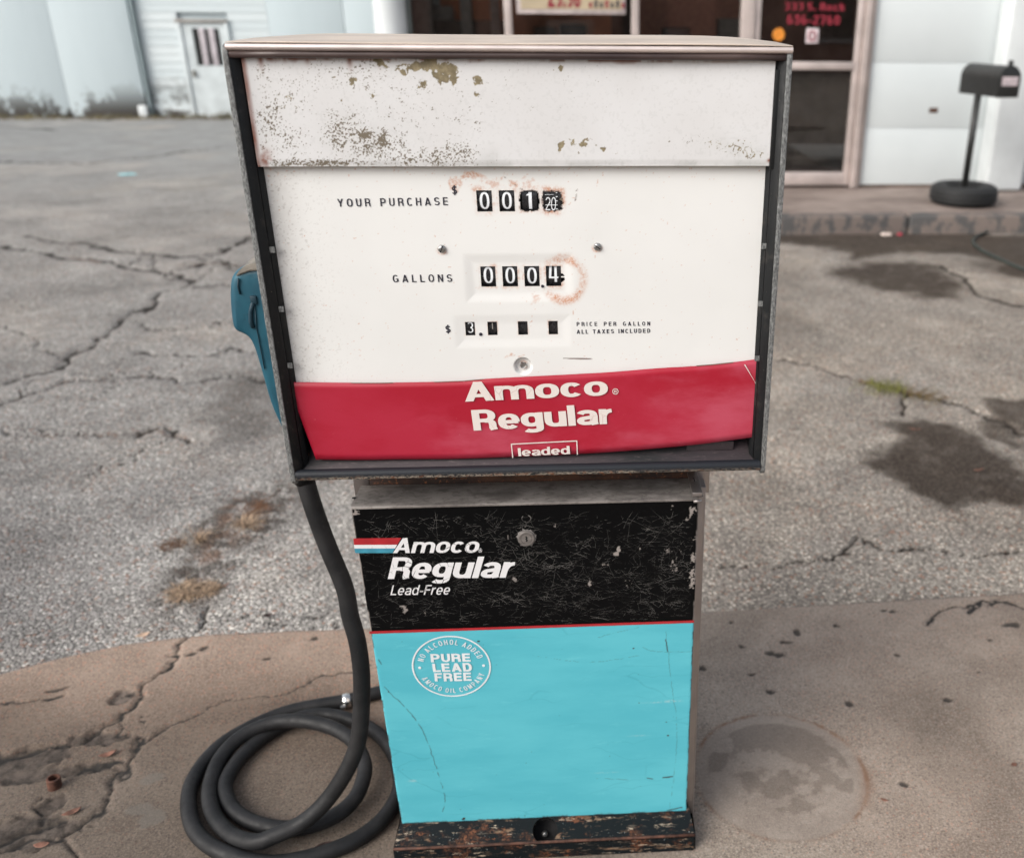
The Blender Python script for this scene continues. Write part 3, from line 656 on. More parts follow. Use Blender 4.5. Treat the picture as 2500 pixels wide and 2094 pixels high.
for px, py, rx, ry in [(240, 1800, .07, .025), (100, 1840, .09, .035), (20, 1870, .1, .05), (210, 1875, .08, .02), (60, 1890, .06, .04), (100, 2020, .09, .035), (20, 2040, .09, .06), (130, 1960, .03, .03), (300, 1700, .03, .03)]:
    spall = np.maximum(spall, ss(pit(px, py, rx, ry)+.75*(fbm(X, Y, 38, 25, 4)-.5), .42, .58))
cc = onZ(1904, 1886, 0); er = onZ(2113, 1886, 0)[0]-cc[0]
dr = np.hypot(X-cc[0]+wx2*.3, (Y-cc[1]+wy2*.3)); ringr = np.exp(-((dr-er)/.0045)**2)
angc = np.arctan2(Y-cc[1], X-cc[0]); ringr = ringr*(.30+.75*ss(fbm(np.cos(angc)*2, np.sin(angc)*2, 1.6, 6), .35, .62))+ss(dr, er+.035, er)*ss(dr, er-.03, er)*gs(angc, 0, -.25, 0, .35, 1)*.55
disc = ss(dr, er, er-.008)*.5
repair = disc*ss(fbm(X+.3, Y, 10, 19, 4), .50, .56)*ss(dr, er*.9, er*.6)
paint = np.zeros(X.shape)
for px, py, rx, ry in [(378, 1898, .028, .013), (360, 1906, .02, .01), (372, 1995, .028, .03), (345, 1975, .035, .016), (310, 1890, .008, .006)]:
    paint = np.maximum(paint, ss(pit(px, py, rx, ry)+.5*(fbm(X, Y, 45, 35, 3)-.5), .45, .53)*.62)
pink = ss(X, .1, -.35)*ss(Y, 1.5, 1.95)*.9+ss(X, .3, .6)*.5*fbm(X, Y, 3, 88)
stain_vignette = np.clip(ss(fbm(X, Y, 2.4, 27, 5), .50, .66)*.28*ss(X, 0, .5)+gs(X, Y, cc[0]+.42, cc[1]+.08, .12, .2)*.35+ss(X, -1.0, -.6)*ss(X, .30, -.1)*ss(Y, 2.0, 1.7)*.85+ss(X, -.35, -.9)*ss(Y, 2.1, 1.7)*(.7+.5*fbm(X, Y, 5, 31)), 0, .95)  # concrete stains; the darker left side also carries painted lens vignette
dedge = (E0-Y); lip = ss(dedge, .02, 0)
zz = -dep-pits*.004-spall*.008*(.4+fbm(X, Y, 50, 66, 3))-np.where(dedge < .012, (.012-dedge)*.5, 0)+(fbm(X, Y, 6, 14)-.5)*.004+repair*.0006-disc*.0015
crk = np.clip(cr+pits*.85+ss(dedge, .009, .003)*ss(X, .2, 1.0)*(.3+.9*fbm(X, Y, 12, 5))*.9, 0, 1)
marks = np.stack([crk, stain_vignette, np.clip(ringr*.62, 0, 1), paint], -1).reshape(-1, 4)
stain_vignette = np.clip(np.maximum(stain_vignette*(1-ss(dr, er, er-.01)*.6), ss(dr, er*.86, er*.82)*ss(fbm(X+.3, Y, 14, 19, 6)+.20*((X-cc[0])+(Y-cc[1]))/er, .47, .52)*.48), 0, 1)
marks = np.stack([crk, stain_vignette, np.clip(ringr*.95*ss(fbm(X, Y, 55, 8, 4), .2, .6), 0, 1), paint], -1).reshape(-1, 4)
tone = np.stack([np.clip(pink, 0, 1), np.clip(disc*1.3, 0, 1), np.clip(spall*.8, 0, 1), np.ones_like(X)], -1).reshape(-1, 4)
V = np.stack([X, Y, zz], -1).reshape(-1, 3); nx, nz = X.shape
q = gridfaces(nx, nz)
# skirt down into the lot along the far edge
top = np.arange(nx)*nz+nz-1; sk = V[top].copy(); sk[:, 2] = ZL-.12; b0 = len(V)
V = np.vstack([V, sk]); marks = np.vstack([marks, marks[top]*[1, 1, 1, 0]]); tone = np.vstack([tone, tone[top]])
kq = np.stack([top[:-1], top[1:], b0+np.arange(1, nx), b0+np.arange(nx-1)], -1)
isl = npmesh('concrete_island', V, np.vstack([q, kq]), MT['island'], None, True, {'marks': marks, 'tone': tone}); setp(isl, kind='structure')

# ================================================================== STATION
st = thing('gas_station', 'white panelled station building with glass door and shop windows behind the pump', 'building', (1.5, 8.6, 0))
YW = 8.6; ZW = .11
def S_(px, py, Y=YW): return onY(px, py, Y)
kerb0 = onZ(2000, 528, ZW)[1]
xSW = onZ(800, 570, ZL)[0]
box('sidewalk', (xSW+.01, kerb0+.16, -.2), (9, YW+.3, ZW-.004), MT['walk']); setp(bpy.data.objects['sidewalk'], kind='structure')
jx = [xSW, xSW+1.9, .9, S_(2228, 470, kerb0)[0], 9]
for a_, b_ in zip(jx[:-1], jx[1:]):
    o = box('kerb', (a_+.006, kerb0, -.2), (b_-.006, kerb0+.155, ZW), MT['kerb'], None, .02, 3); setp(o, kind='structure')
xW0 = S_(2110, 300)[0]; xP = S_(2385, 400)[0]; xD0 = S_(1850, 100)[0]; xD1 = S_(2078, 200)[0]
ztop = 4.2
# enamel panels
rows = [S_(2300, 462)[2]-.05, S_(2300, 314)[2], S_(2300, 154)[2], S_(2300, 154)[2]+.62, S_(2300, 154)[2]+1.24, ztop]
rows[0] = ZW+.02
cols = [xW0, xP+.3, xP+1.9, xP+3.5, xP+5.1]
for a_, b_ in zip(cols[:-1], cols[1:]):
    for c_, d_ in zip(rows[:-1], rows[1:]):
        box('wall_panel', (a_+.0008, YW, c_+.0008), (b_-.0008, YW+.12, d_-.0008), MT['wall'], st, .004, 2)
box('wall_backing', (xW0+.02, YW+.06, ZW), (9, YW+.3, ztop), MT['wallwarm'], st)
box('wall_base', (xW0, YW-.012, ZW-.01), (9, YW+.02, ZW+.022), MT['interior'], st)
hc = S_(2279, 270); box('wall_hole', (hc[0]-.04, YW-.004, hc[2]-.022), (hc[0]+.04, YW+.02, hc[2]+.022), MT['rust'], st, .004)
# pilaster standing proud at the right
box('pilaster', (xP, YW-.26, ZW), (xP+.34, YW-.004, ztop), MT['colwhite'], st, .03, 4)
# door: frame posts, leaf rails, glass
def post(nm, x0, x1, z0=ZW, z1=ztop, y0=-.06, y1=.06, mat='frame', par=None): return box(nm, (x0, YW+y0, z0), (x1, YW+y1, z1), MT[mat], par or st, .006)
post('door_frame', xD1+.06, xD1+.12); post('door_frame', xD1+.135, xW0-.002, y0=-.04)
post('door_frame', xD0-.16, xD0-.045)
zb = S_(1950, 420)[2]; zm = S_(1950, 160)[2]
dl = post('door', xD1, xD1+.052, ZW+.02, 2.35, -.03, .03)
post('door_rail', xD0-.04, xD0+.012, ZW+.02, 2.35, -.03, .03, par=dl)
post('door_rail', xD0+.013, xD1-.001, ZW+.02, zb, -.028, .028, par=dl); post('door_rail', xD0+.013, xD1-.001, zm-.035, zm+.03, -.04, .028, par=dl)
post('door_rail', xD0+.013, xD1-.001, 2.28, 2.35, -.028, .028, par=dl)
def pane(x0, x1, z0, z1, par=st, y=0.0):
    return mesh('glass', [(x0, YW+y, z0), (x1, YW+y, z0), (x1, YW+y, z1), (x0, YW+y, z1)], [(0, 1, 2, 3)], MT['glass'], par)
pane(xD0+.012, xD1, zb, zm-.035, dl); pane(xD0+.012, xD1, zm+.03, 2.28, dl)
# shop windows
m1, m2 = S_(1242, 60)[0], S_(1550, 60)[0]; wl = S_(1000, 60)[0]
for xm in (m1, m2): post('window_frame', xm-.032, xm+.032, ZW, 3.0, -.05, .05)
post('window_frame', wl-.05, wl+.02, ZW, 3.0, -.05, .05, 'greenframe')
post('window_sill', wl, xD0-.165, .35, .42, -.08, .05); post('window_base', wl, xD0-.165, ZW, .348, -.02, .04, 'wall')
for a_, b_ in ((wl+.021, m1-.033), (m1+.033, m2-.033), (m2+.033, xD0-.163)): pane(a_, b_, .42, 2.98)
box('fascia', (wl-.5, YW-.08, 3.0), (xW0-.003, YW+.1, ztop), MT['wall'], st, .01)
box('roof', (wl-.6, YW-.2, ztop), (9, YW+6, ztop+.2), MT['wallwarm'], st)
cx0 = S_(960, 60)[0]; lathe('column', [(.13, ZW), (.13, ztop-.01)], (cx0, YW-.12, 0), (0, 0, 1), MT['colwhite'], st, 32)
mesh('side_wall', [(wl-.05, YW+.05, ZW), (wl-.05, YW+6, ZW), (wl-.05, YW+6, ztop), (wl-.05, YW+.05, ztop)], [(0, 1, 2, 3)], MT['wall'], st)
# interior; the orange panel and posts stand in for reflections in the glass
box('shop_floor', (wl, YW+.1, ZW-.02), (xW0, YW+4, ZW+.01), MT['interior'], st); box('back_wall', (wl, YW+3.2, ZW), (9, YW+3.35, ztop), MT['interior'], st)
box('orange_reflection_panel', (wl+.12, YW+1.1, ZW), (m1+.9, YW+1.15, 2.6), MT['orange_reflection'], st)
box('shop_counter', (wl+.1, YW+.6, ZW), (m1-.1, YW+1.0, S_(1100, 50, YW+.6)[2]), MT['interior'], st, .01)
for px, w_ in ((1035, .16), (1140, .10), (1210, .08)): a_ = S_(px, 50, YW+.5)[0]; box('reflection_post', (a_-w_/2, YW+.45, ZW), (a_+w_/2, YW+.55, 2.8), MT['greypost'], st, .01)
for px, py, w_, mt in ((1080, 30, .2, 'greypost'), (1400, 75, .25, 'mailblack'), (1650, 80, .26, 'mailblack'), (1790, 60, .3, 'greypost'), (1330, 80, .2, 'interior')):
    a_ = S_(px, py, YW+.9); box('shop_fitting', (a_[0]-w_/2, YW+.8, ZW+.3), (a_[0]+w_/2, YW+1.0, a_[2]+.05), MT[mt], st, .02)
a_ = S_(1700, 20, YW+1.6); box('shop_shelf', (a_[0]-.6, YW+1.5, a_[2]-.6), (a_[0]+.5, YW+1.6, 2.4), simple('shelf_brown', (.42, .20, .14), .8), st, .01)
# poster in the middle window
po = thing('window_poster', 'cream price poster in a pale frame taped inside the middle shop window', 'poster', tuple(S_(1395, 10, YW-.03)))
pl, pr = S_(1262, 34, YW-.06), S_(1527, 34, YW-.06)
box('frame', (pl[0], YW-.075, pl[2]), (pr[0], YW-.055, pl[2]+.62), MT['posterframe'], po, .004); box('sheet', (pl[0]+.035, YW-.079, pl[2]+.035), (pr[0]-.035, YW-.0755, pl[2]+.59), MT['poster'], po)
q0 = S_(1338, 20, YW-.08); lettering3('price_print', '29.98', (q0[0], YW-.0805, pl[2]+.05), (.27, 0, 0), (0, 0, .16), (0, -1, 0), MT['pink_print'], po, S=.22, T=.2, W=.62, gap=.08)
for k_ in range(7): box('small_print', (q0[0]+.34+k_*.045, YW-.0815, pl[2]+.05), (q0[0]+.365+k_*.045, YW-.0795, pl[2]+.09+.02*(k_ % 2)), MT['ink'] if k_ % 3 else MT['pink_print'], po)
# door decals
def dec(px, py): return onY(px, py, YW-.002)
lettering('printed_words', '333 S. Rock', dec, (1914, 26), (2062, 28), (1915, 6), MT['pink_print'], st, S=.25, T=.2, W=.66, gap=.14, space=.3)
lettering('printed_words', '656-2760', dec, (1921, 60), (2050, 62), (1922, 36), MT['pink_print'], st, S=.25, T=.2, W=.66, gap=.14)
a_ = dec(1901, 85); lathe('round_sticker', [(.052, 0), (.05, .002)], (a_[0], YW-.003, a_[2]), (0, -1, 0), MT['orange_sticker'], st, 24)
a_ = dec(1983, 88); box('square_sticker', (a_[0]-.055, YW-.004, a_[2]-.06), (a_[0]+.055, YW-.001, a_[2]+.06), MT['plate'], st, .001)
ring = [onY(1983, 88, YW-.0055)+np.array([.03*math.cos(t), 0, .036*math.sin(t)]) for t in np.linspace(0, 2*math.pi, 25)]
tube('sticker_ring', ring, .006, MT['pink_print'], st, 6)

# ================================================================== MAILBOX
mc = onZ(2351, 497, ZW); ya = mc[1]+.02; mxx = mc[0]
mb = thing('mailbox', 'black mailbox with a pale number plate on a post planted in an old tyre', 'mailbox', (mxx, ya, ZW))
prof = [(r_*.88, h_*.82) for r_, h_ in [(.12, .012), (.15, .004), (.27, .0), (.295, .02), (.31, .06), (.31, .13), (.295, .17), (.26, .19), (.2, .19), (.165, .175), (.16, .15), (.16, .02), (.12, .012)]]
lathe('tyre', prof, (mxx, ya, ZW+.001), (0, 0, 1), MT['tyre'], mb, 40, 60)
for k_ in range(3):
    rr = .275; zz_ = ZW+.042+k_*.036
    tube('tread_groove', [(mxx+rr*math.cos(t), ya+rr*math.sin(t), zz_) for t in np.linspace(0, 2*math.pi, 41)], .004, MT['mailblack'], mb, 5, False)
lathe('tyre_fill', [(.142, 0), (.142, .10), (.02, .12)], (mxx, ya, ZW+.002), (0, 0, 1), simple('fill_concrete', (.16, .15, .15), .9), mb, 28)
ptop = S_(2384, 232, ya); tube('post', [(mxx, ya, ZW+.1), (mxx+.004, ya, ptop[2]+.02)], .028, MT['mailblack'], mb, 16)
# box rotated so that both the flank and the front show
ml, mw, mh = .50, .19, .135; zb_ = ptop[2]; ca, sa = math.cos(math.radians(78)), math.sin(math.radians(78))
def ml3(u, v, z_): return (mxx+.075+u*ca+v*sa, ya-u*sa+v*ca-.0, zb_+z_)         # u along the length (towards lower right), v across
sec = [(-mw/2, 0), (mw/2, 0), (mw/2, mh)]+[(mw/2*math.cos(t), mh+mw/2*math.sin(t)) for t in np.linspace(.12, math.pi-.12, 14)]+[(-mw/2, mh)]
prism('mailbox_body', [ml3(-ml/2, v, z_) for v, z_ in sec], np.array(ml3(ml/2, 0, 0))-np.array(ml3(-ml/2, 0, 0)), MT['mailblack'], mb)
sec2 = [(v*1.03, z_*1.02-.003) for v, z_ in sec]
dr_ = prism('door', [ml3(ml/2+.002, v, z_) for v, z_ in sec2], np.array(ml3(.02, 0, 0))-np.array(ml3(0, 0, 0)), MT['mailblack'], mb, .003)
uu = ml/2+.0245
box_pts = [ml3(uu, -.07, .085), ml3(uu, .07, .085), ml3(uu, .07, .15), ml3(uu, -.07, .15)]
prism('number_plate', box_pts, np.array(ml3(.002, 0, 0))-np.array(ml3(0, 0, 0)), MT['plate'], mb)
O = np.array(ml3(uu+.0028, -.052, .097)); exx = np.array(ml3(0, .104, 0))-np.array(ml3(0, 0, 0)); nrm = np.array(ml3(1, 0, 0))-np.array(ml3(0, 0, 0))
lettering3('plate_number', '333', O, exx, (0, 0, .042), nrm, MT['barwhite'], mb, S=.16, T=.16, W=.6, gap=.25)
box('latch', tuple(np.array(ml3(ml/2, 0, .235))-[.012, .02, .01]), tuple(np.array(ml3(ml/2, 0, .262))+[.014, .02, .006]), MT['mailblack'], mb, .004)
flag = ml3(ml/2-.12, -mw/2-.008, .06); 

# ================================================================== WAREHOUSES AT THE LEFT
YL = onZ(250, 287, ZL)[1]; YS = YL+.10
xe = onY(345, 150, YL)[0]
lw = thing('metal_shed', 'pale blue sheet-metal shed wall at the far left with black mould along its foot', 'shed', (xe-3, YL, ZL))
wsh = 1.22; k_ = 0; x1_ = xe-.06
while x1_ > xe-14:
    box('wall_sheet', (x1_-wsh+.004, YL, ZL-.05), (x1_-.002, YL+.06, 6.2), MT['sheet'], lw, .004); x1_ -= wsh
box('corner_trim', (xe-.02, YL-.012, ZL-.05), (xe+.015, YL+.075, 6.3), MT['seam'], lw, .01)
a_ = onY(357, 270, YL); box('downpipe_foot', (a_[0]-.09, YL-.10, ZL), (a_[0]+.05, YL-.032, .16), MT['colwhite'], lw, .02)
box('shed_body', (xe-14, YL+.07, ZL), (xe-.01, YL+8, 6.1), MT['sheet'], lw); box('shed_roof', (xe-14.2, YL-.15, 6.21), (xe+.1, YL+8, 6.35), MT['seam'], lw)
sw = thing('siding_warehouse', 'old white clapboard warehouse with a barred door window, left of the pump', 'warehouse', (xe+2, YS, ZL))
dx0, dx1 = onY(459, 150, YS)[0], onY(563, 150, YS)[0]; dzt = onY(500, 56, YS)[2]
xs1 = onY(655, 60, YS)[0]
def board(x0, x1, z0, z1):
    jit = rnd.uniform(-.0015, .0015)
    v = [(x0, YS-.012+jit, z0), (x1, YS-.012+jit, z0), (x1, YS-.002+jit, z1), (x0, YS-.002+jit, z1), (x0, YS+.02, z0), (x1, YS+.02, z0), (x1, YS+.02, z1), (x0, YS+.02, z1)]
    return mesh('siding_board', v, [(0, 1, 2, 3), (4, 7, 6, 5), (0, 4, 5, 1), (3, 2, 6, 7), (0, 3, 7, 4), (1, 5, 6, 2)], MT['siding'], sw)
z_ = ZL-.03; st_ = .125
while z_ < 6:
    if z_ < dzt+.08:
        board(xe+.02, dx0-.06, z_, z_+st_+.006); board(dx1+.06, xs1, z_, z_+st_+.006)
    else: board(xe+.02, xs1, z_, z_+st_+.006)
    z_ += st_
x1_ = xs1
while x1_ < cx0+4.5:
    box('wall_sheet', (x1_+.004, YS-.01, ZL-.05), (x1_+1.2, YS+.05, 6), MT['sheet'], sw, .004); x1_ += 1.206
box('warehouse_body', (xe+.03, YS+.06, ZL), (x1_, YS+8, 5.9), MT['sheet'], sw); box('warehouse_roof', (xe+.03, YS-.1, 6.01), (x1_+.1, YS+8, 6.15), MT['seam'], sw)
# its door, with a barred window
fr_ = box('door_casing', (dx0-.06, YS-.06, ZL), (dx0-.002, YS+.01, dzt), MT['doorpaint'], sw, .006); box('door_casing', (dx1+.002, YS-.06, ZL), (dx1+.06, YS+.01, dzt), MT['doorpaint'], sw, .006)
box('door_casing', (dx0-.08, YS-.07, dzt+.002), (dx1+.06, YS+.01, dzt+.05), MT['greypost'], sw, .006)
wz0, wz1 = onY(500, 160, YS)[2], onY(490, 70, YS)[2]; wx0, wx1 = onY(476, 110, YS)[0], onY(541, 110, YS)[0]
dd = box('door', (dx0, YS-.03, ZL), (dx1, YS+.005, wz0), MT['doorpaint'], sw)
for lo, hi in (((dx0, wz0+.001), (wx0, dzt)), ((wx1, wz0+.001), (dx1, dzt)), ((wx0+.001, wz1), (wx1-.001, dzt))): box('door_rail', (lo[0], YS-.03, lo[1]), (hi[0], YS+.005, hi[1]), MT['doorpaint'], dd)
box('window_recess', (wx0-.02, YS+.006, wz0-.02), (wx1+.02, YS+.03, wz1+.02), MT['mailblack'], dd)
for k_ in range(2):
    xb = wx0+(wx1-wx0)*(.36+.36*k_); box('window_bar', (xb-.045, YS-.045, wz0), (xb+.045, YS-.031, wz1), MT['barwhite'], dd, .004)
a_ = onY(474, 180, YS-.05); box('door_handle', (a_[0]-.02, YS-.075, a_[2]-.05), (a_[0]+.02, YS-.031, a_[2]+.05), MT['grime_cap'], dd, .008)

# brick block across the street behind the photographer; only its reflection shows, in the shop glass and the bright steel
bb = thing('brick_building', 'brick shop block across the street, seen only mirrored in the station glass', 'building', (0, -16, ZL))
box('wall', (-16, -17, ZL-.05), (18, -16, 5.2), MT['brick'], bb)
for x_ in np.arange(-14, 17, 3.1):
    wf = box('window', (x_, -16.06, 1.0), (x_+1.5, -15.98, 2.7), MT['interior'], bb); box('window_sill', (x_-.1, -15.97, .86), (x_+1.6, -15.86, .98), MT['wallwarm'], wf)

# ================================================================== FUEL PUMP
PF = 1.30                                                        # plane of the head's front edges
pump = thing('fuel_pump', 'weathered fuel pump with white dial, red sign panel and black and blue lower door', 'fuel pump', (-.1, 1.45, 0))
def H(px, py, Y=PF): return onY(px, py, Y)
XL = (H(546, 120)[0]+H(702, 1165)[0])/2; XR = (H(1934, 120)[0]+H(1871, 1150)[0])/2
ZTP = (H(546, 120)[2]+H(1934, 120)[2])/2; ZBT = (H(712, 1163)[2]+H(1862, 1148)[2])/2
HB = PF+.40                                                      # back of the head
CT = .0075                                                       # casting thickness seen from the front
for sx, x0 in ((1, XL), (-1, XR)):
    # outline in the YZ plane, pointed at the bottom front
    pts = [(PF+.012, ZTP+.004), (PF+.004, ZTP+.001), (PF, ZTP-.008), (PF, ZBT-.004), (PF+.006, ZBT-.012), (PF+.02, ZBT-.012), (PF+.05, ZBT+.015), (HB, ZBT+.015), (HB, ZTP+.004)]
    cs = prism('side_casting', [(x0, y, z) for y, z in pts], (sx*CT, 0, 0), MT['casting'], pump, .0012)
    xa, xb = x0+sx*(CT+.0004), x0+sx*(CT+.010)
    prism('side_trim', [(xa, PF+.0015, ZTP-.012), (xb, PF+.012, ZTP-.012), (xb, PF+.06, ZTP-.012), (xa, PF+.06, ZTP-.012)], (0, 0, -(ZTP-ZBT)+.012), MT['trim'], pump, .0008)
    xc = xb+sx*.0006; prism('inner_channel', [(xc, PF+.014, ZTP-.02), (xc+sx*.005, PF+.022, ZTP-.02), (xc+sx*.005, PF+.05, ZTP-.02), (xc, PF+.05, ZTP-.02)], (0, 0, -(ZTP-ZBT)+.03), MT['trim'], pump, .0005)
    for k_ in range(3):
        zc_ = ZTP-.26-k_*.085; box('channel_clip', (min(xb, xb+sx*.007), PF+.0125, zc_-.004), (max(xb, xb+sx*.007), PF+.0145, zc_+.004), MT['casting'], pump)
    zc_ = ZTP-.205
xi0, xi1 = XL+CT+.016, XR-CT-.016
# top: stainless cover, rolled trim and dark rail
nx = 60; V = []; Fc = []; z106, z111, z127, z137 = [H(1240, q)[2] for q in (106, 111, 127.5, 137)]
prof = [(PF+.008, z127-.001), (PF+.0015, z127), (PF-.0012, z127+.002), (PF-.0018, (z127+z111)/2), (PF-.0008, z111-.001), (PF+.0015, z111)]
xs = np.linspace(XL+.006, XR-.0005, nx); dent = lambda x: .0012*math.sin((x-XL)*30)*math.exp(-((x-XL-.1)/.05)**2)+.0014*math.exp(-((x-XR+.08)/.03)**2)
for x in xs:
    for y, z in prof: V.append((x, y+dent(x), z))
ZC = z111+.0006
mm_ = len(prof); Fc = [(i*mm_+k, (i+1)*mm_+k, (i+1)*mm_+k+1, i*mm_+k+1) for i in range(nx-1) for k in range(mm_-1)]
mesh('top_trim', V, Fc, MT['steel_top'], pump, True)
V = []; prof = [(PF+.002, 0), (PF+.0005, .0006), (PF+.0008, .0016), (PF+.004, .0026), (PF+.03, .0040), (PF+.12, .0075), (PF+.28, .0085), (PF+.385, .006), (HB+.004, .001), (HB+.004, -.03)]
for x in xs:
    e = 1-abs((x-(XL+XR)/2)/((XR-XL)/2))**8
    for y, z in prof: V.append((x, y, ZC+z*(.45+.55*e)+.0008*math.sin(x*9)*e))
mm_ = len(prof); Fc = [(i*mm_+k, (i+1)*mm_+k, (i+1)*mm_+k+1, i*mm_+k+1) for i in range(nx-1) for k in range(mm_-1)]
mesh('top_cover', V, Fc, MT['steel_cover'], pump, True)
zr = z137; rr = .0046
tube('top_rail', [(x, PF+.005, zr) for x in np.linspace(XL+CT+.001, XR-CT-.001, 12)], rr, MT['toprail'], pump, 18)
# bottom rail with worn underside
zb = (H(1290, 1151)[2]); rb = .0085; N_ = 420; V = []; M_ = []
xs = np.linspace(XL+CT+.001, XR-CT-.001, N_)
for i, x in enumerate(xs):
    for k in range(24):
        a = 2*math.pi*k/24; cy_, cz_ = math.cos(a), math.sin(a); V.append((x, PF+.006+rb*cy_, zb+rb*cz_))
        wz_ = math.exp(-((a-(math.pi*1.22))/.42)**2); t = (x-XL)/(XR-XL); M_.append((min(1, wz_*(1.0 if .08 < t < .72 else .45)), 0, 0, 1))
Fq = [(i*24+k, i*24+(k+1) % 24, (i+1)*24+(k+1) % 24, (i+1)*24+k) for i in range(N_-1) for k in range(24)]
npmesh('bottom_rail', np.array(V), np.array(Fq), MT['botrail'], pump, True, {'wear': np.array(M_)})
zt_ = H(1290, 1112)[2]+.004
prism('bottom_tray', [(xi0-.012, PF+.012, zb+.006), (xi0-.012, PF+.055, zt_), (xi0-.012, PF+.055, zb-.006), (xi0-.012, PF+.012, zb-.006)], (xi1-xi0+.024, 0, 0), MT['tray'], pump, .0006)
a_, b_ = H(1676, 1095, PF+.03), H(1790, 1103, PF+.03)
box('tray_block', (a_[0], PF+.028, a_[2]-.003), (b_[0], PF+.05, a_[2]+.012), MT['tray'], pump, .001)
for px, sg in ((1850, -1), (731, 1)):
    a_ = H(px, 1105, PF+.03); prism('corner_bracket', [(a_[0]-sg*.005, PF+.010, a_[2]-.020), (a_[0]+sg*.012, PF+.026, a_[2]-.004), (a_[0]+sg*.008, PF+.030, a_[2]+.010), (a_[0]-sg*.008, PF+.016, a_[2]+.004)], (sg*.003, .006, 0), MT['rust'], pump, .0008)
box('head_liner', (xi0-.010, PF+.062, ZBT+.014), (xi1+.010, HB-.004, ZTP-.006), MT['black_hole'], pump)
box('head_back', (XL+CT+.001, HB-.003, ZBT+.01), (XR-CT-.001, HB, ZTP-.004), MT['steel'], pump)
box('head_underside', (XL+CT+.001, PF+.056, ZBT+.006), (XR-CT-.001, HB-.004, ZBT+.0135), MT['tray'], pump)

# ---- generic enamel sheet on a fine grid
def sheet(name, xs, zs, yf, mat, attrs, keep=None, skirt=.006):
    X, Z = np.meshgrid(xs, zs, indexing='ij'); Yv = yf(X, Z); V = np.stack([X, Yv, Z], -1).reshape(-1, 3)
    nx, nz = X.shape; q = gridfaces(nx, nz, keep)
    at = {k: f(X, Z).reshape(-1, 4) for k, f in attrs.items()}
    idx = np.arange(nx*nz).reshape(nx, nz); loop = np.concatenate([idx[:, 0], idx[-1, 1:], idx[::-1, -1][1:], idx[0, ::-1][1:]])
    b0 = len(V); sk = V[loop].copy(); sk[:, 1] += skirt; V = np.vstack([V, sk]); n = len(loop); k = np.arange(n-1)
    sq = np.stack([loop[k], b0+k, b0+k+1, loop[k+1]], -1); q = np.vstack([q, sq])
    at = {kk: np.vstack([a, a[loop]]) for kk, a in at.items()}
    return npmesh(name, V, q, mat, pump, True, at)
